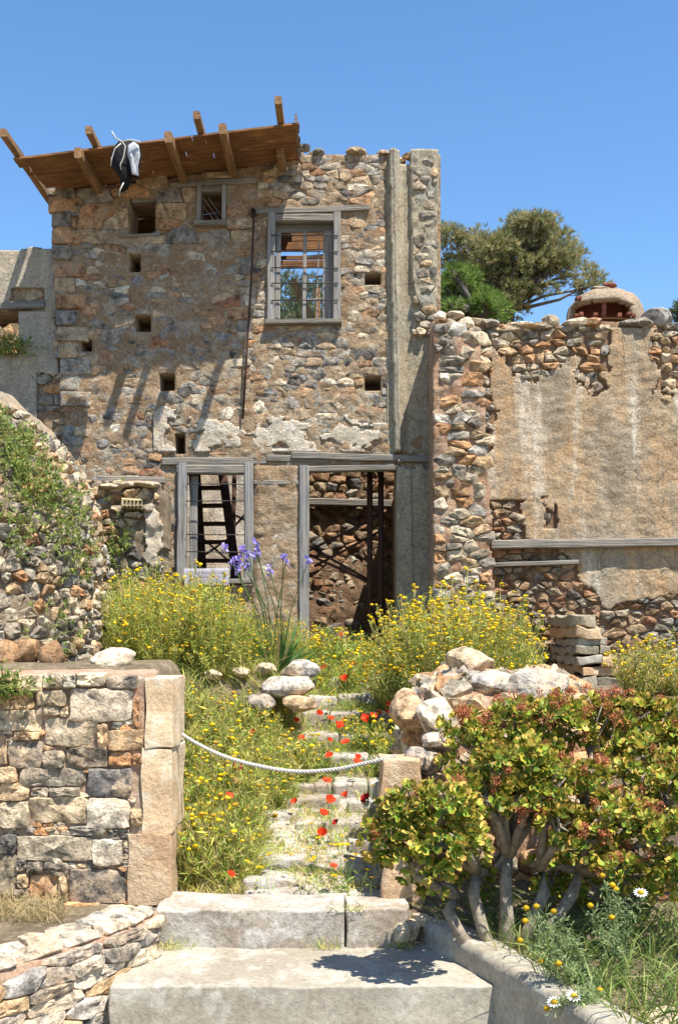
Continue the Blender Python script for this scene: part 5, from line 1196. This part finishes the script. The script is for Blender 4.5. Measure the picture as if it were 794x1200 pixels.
# -- chamomile plants at the planter edge
LCH = [((700, 1195), [(616, 1064), (628, 1062), (648, 1068), (615, 1079), (609, 1102), (633, 1126), (654, 1129), (670, 1141), (687, 1146), (703, 1146)], 5.25, [], 'feathery weed with many yellow button heads leaning over the planter kerb'),
       ((728, 1180), [(705, 1026), (717, 1037), (721, 1042), (750, 1046), (691, 1061), (716, 1075)], 5.35, [3], 'tall feathery daisy plant with yellow heads beside the succulent bush'),
       ((690, 1215), [(649, 1174), (672, 1167), (684, 1175), (702, 1160), (640, 1182)], 5.0, [0, 1], 'small white petalled daisy plant at the foot of the planter')]
for i, ((bx, by), heads, Y, wht, lb) in enumerate(LCH):
    b = P(bx, by, Y); b.z = -.14; t = thing('chamomile_plant', b, lb, 'daisy plant'); lf = Acc()
    for j, (px, py) in enumerate(heads):
        h = P(px, py, Y + RV.uniform(-.08, .08)); a = Acc(); m = b.lerp(h, .55) + Vector((RV.gauss(0, .03), 0, .03)); a.tube([b, m, h], [.0045, .0035, .0025], 5, (.14, .19, .07), False); s_ = a.build('stem', 'leaf', t)
        f = Acc(); f.ball(h, .019, vary((.60, .38, .015), RV, .12), .8); f.build('flower_head', 'petal', s_)
        if j in wht:
            f = Acc(); tl = Vector((RV.gauss(0, .2), -.5, 1)).normalized(); e1 = tl.cross(Vector((1, 0, 0))).normalized(); e2 = tl.cross(e1)
            for k in range(13): an = k * .483; d = e1 * math.cos(an) + e2 * math.sin(an); f.leaf(h + d * .012, d, .026, .011, (.72, .71, .66), tl)
            f.build('petals', 'petal', s_)
        for k in range(46):
            q = RV.uniform(.05, .9); p = b * (1 - q) ** 2 + m * 2 * q * (1 - q) + h * q * q; d = u3(RV, .3)
            L = RV.uniform(.03, .07)
            for jj in range(6): lf.leaf(p + d * L * jj / 6, (d + u3(RV) * .9), .028, .006, vary((.30, .38, .17), RV, .25))
    lf.build('leaves', 'leaf', t)

# -- pines and shrubs behind the walls
def pine(name, trunk_base, crown, label, cols, ntuft, seed, group=None, nl=.16, limb_r=.05):
    rg = random.Random(seed); t = thing(name, trunk_base, label, 'tree', group); tr, fo = Acc(), Acc(); top = sum((c for c, r in crown), Vector()) / len(crown); tb = Vector(trunk_base)
    fk = tb.lerp(top, .62); tr.tube([tb, tb.lerp(fk, .5) + Vector((.1, 0, 0)), fk], [.24, .20, .15], 8)
    for (c, r) in crown:
        m = fk.lerp(c, .5) + Vector((rg.gauss(0, .15), rg.gauss(0, .15), rg.uniform(-.1, .25))); tr.tube([fk, m, c], [limb_r * 1.6, limb_r, limb_r * .5], 6)
        for k in range(16 if len(crown) < 30 else 6):
            s0 = m.lerp(c, rg.random()); e = c + Vector(u3(rg, .2)) * max(r) * .8; e = Vector((c.x + (e.x - c.x), c.y + (e.y - c.y), c.z + (e.z - c.z) * r[1] / r[0])); tr.tube([s0, s0.lerp(e, .5) + Vector((0, 0, rg.gauss(0, .08))), e], [limb_r * .35, limb_r * .22, limb_r * .10], 4, cap=False)
    tot = sum(r[0] * r[0] * r[1] for c, r in crown)
    for (c, r) in crown:
        for k in range(int(ntuft * r[0] * r[0] * r[1] / tot)):
            d = u3(rg, .25); q = rg.uniform(.45, 1.08); p = c + Vector((d.x * r[0], d.y * r[0], d.z * r[1])) * q; out = (d + u3(rg) * .7 + Vector((0, 0, .3))).normalized(); cc = vary(rg.choice(cols), rg, .25)
            for j in range(9): fo.leaf(p, out + u3(rg) * .55, nl * rg.uniform(.6, 1.2), nl * .10, cc)
    tr.build('trunk', 'bark', t); fo.build('crown', 'needle', t)
PY = 23.0
def cr(L, Y): return [(P(px, py, Y + RV.uniform(-1, 1) * .6), (rx_ * Y / F, rz2 * Y / F)) for px, py, rx_, rz2 in L]
OUT = [(518, 256), (540, 253), (570, 262), (600, 256), (626, 250), (650, 262), (668, 284), (684, 300), (700, 325), (690, 340), (655, 332), (640, 352), (615, 366), (560, 372), (518, 372)]
def inside(x, y): return sum(((a[1] > y) != (b[1] > y)) and x < (b[0] - a[0]) * (y - a[1]) / (b[1] - a[1]) + a[0] for a, b in zip(OUT, OUT[1:] + OUT[:1])) % 2 == 1
pads = []
while len(pads) < 92:
    x, y = RV.uniform(515, 702), RV.uniform(250, 375)
    if inside(x, y) and inside(x, y - 5) and (y < 320 or RV.random() < .6): pads.append((x, y, RV.uniform(13, 23), RV.uniform(5, 10)))
pine('pine_tree', P(585, 460, PY), cr(pads, PY), 'broad grey green pine rising behind the rendered wall', [(.24, .25, .10), (.32, .29, .12), (.36, .31, .16), (.19, .21, .085)], 8600, 1500, nl=.14, limb_r=.028)
pine('pine_tree', P(545, 460, 19.0), cr([(RV.uniform(522, 548), RV.uniform(322, 372), RV.uniform(8, 15), RV.uniform(5, 10)) for _ in range(9)] + [(RV.uniform(545, 592), RV.uniform(345, 378), RV.uniform(8, 15), RV.uniform(4, 8)) for _ in range(11)] + [(532, 320, 8, 8), (540, 330, 12, 9)], 19.0), 'small bright green young pine beside the house corner', [(.16, .24, .05), (.20, .28, .06), (.11, .17, .035)], 1700, 1510, nl=.15)
pine('pine_tree', P(850, 460, 24.0), cr([(812, 365, 24, 16), (835, 345, 24, 22), (850, 375, 30, 16)], 24.0), 'pine whose branch tips show past the boulder on the wall', [(.10, .12, .045), (.13, .14, .055)], 1500, 1520, nl=.18)
pine('olive_tree', P(350, 560, 20.5), cr([(335, 350, 30, 32), (365, 355, 28, 30), (350, 385, 40, 26), (310, 380, 26, 30), (390, 375, 22, 26)], 20.5), 'olive tree behind the house seen through the upper window', [(.13, .16, .08), (.20, .22, .13), (.08, .11, .05)], 3000, 1530, nl=.10)
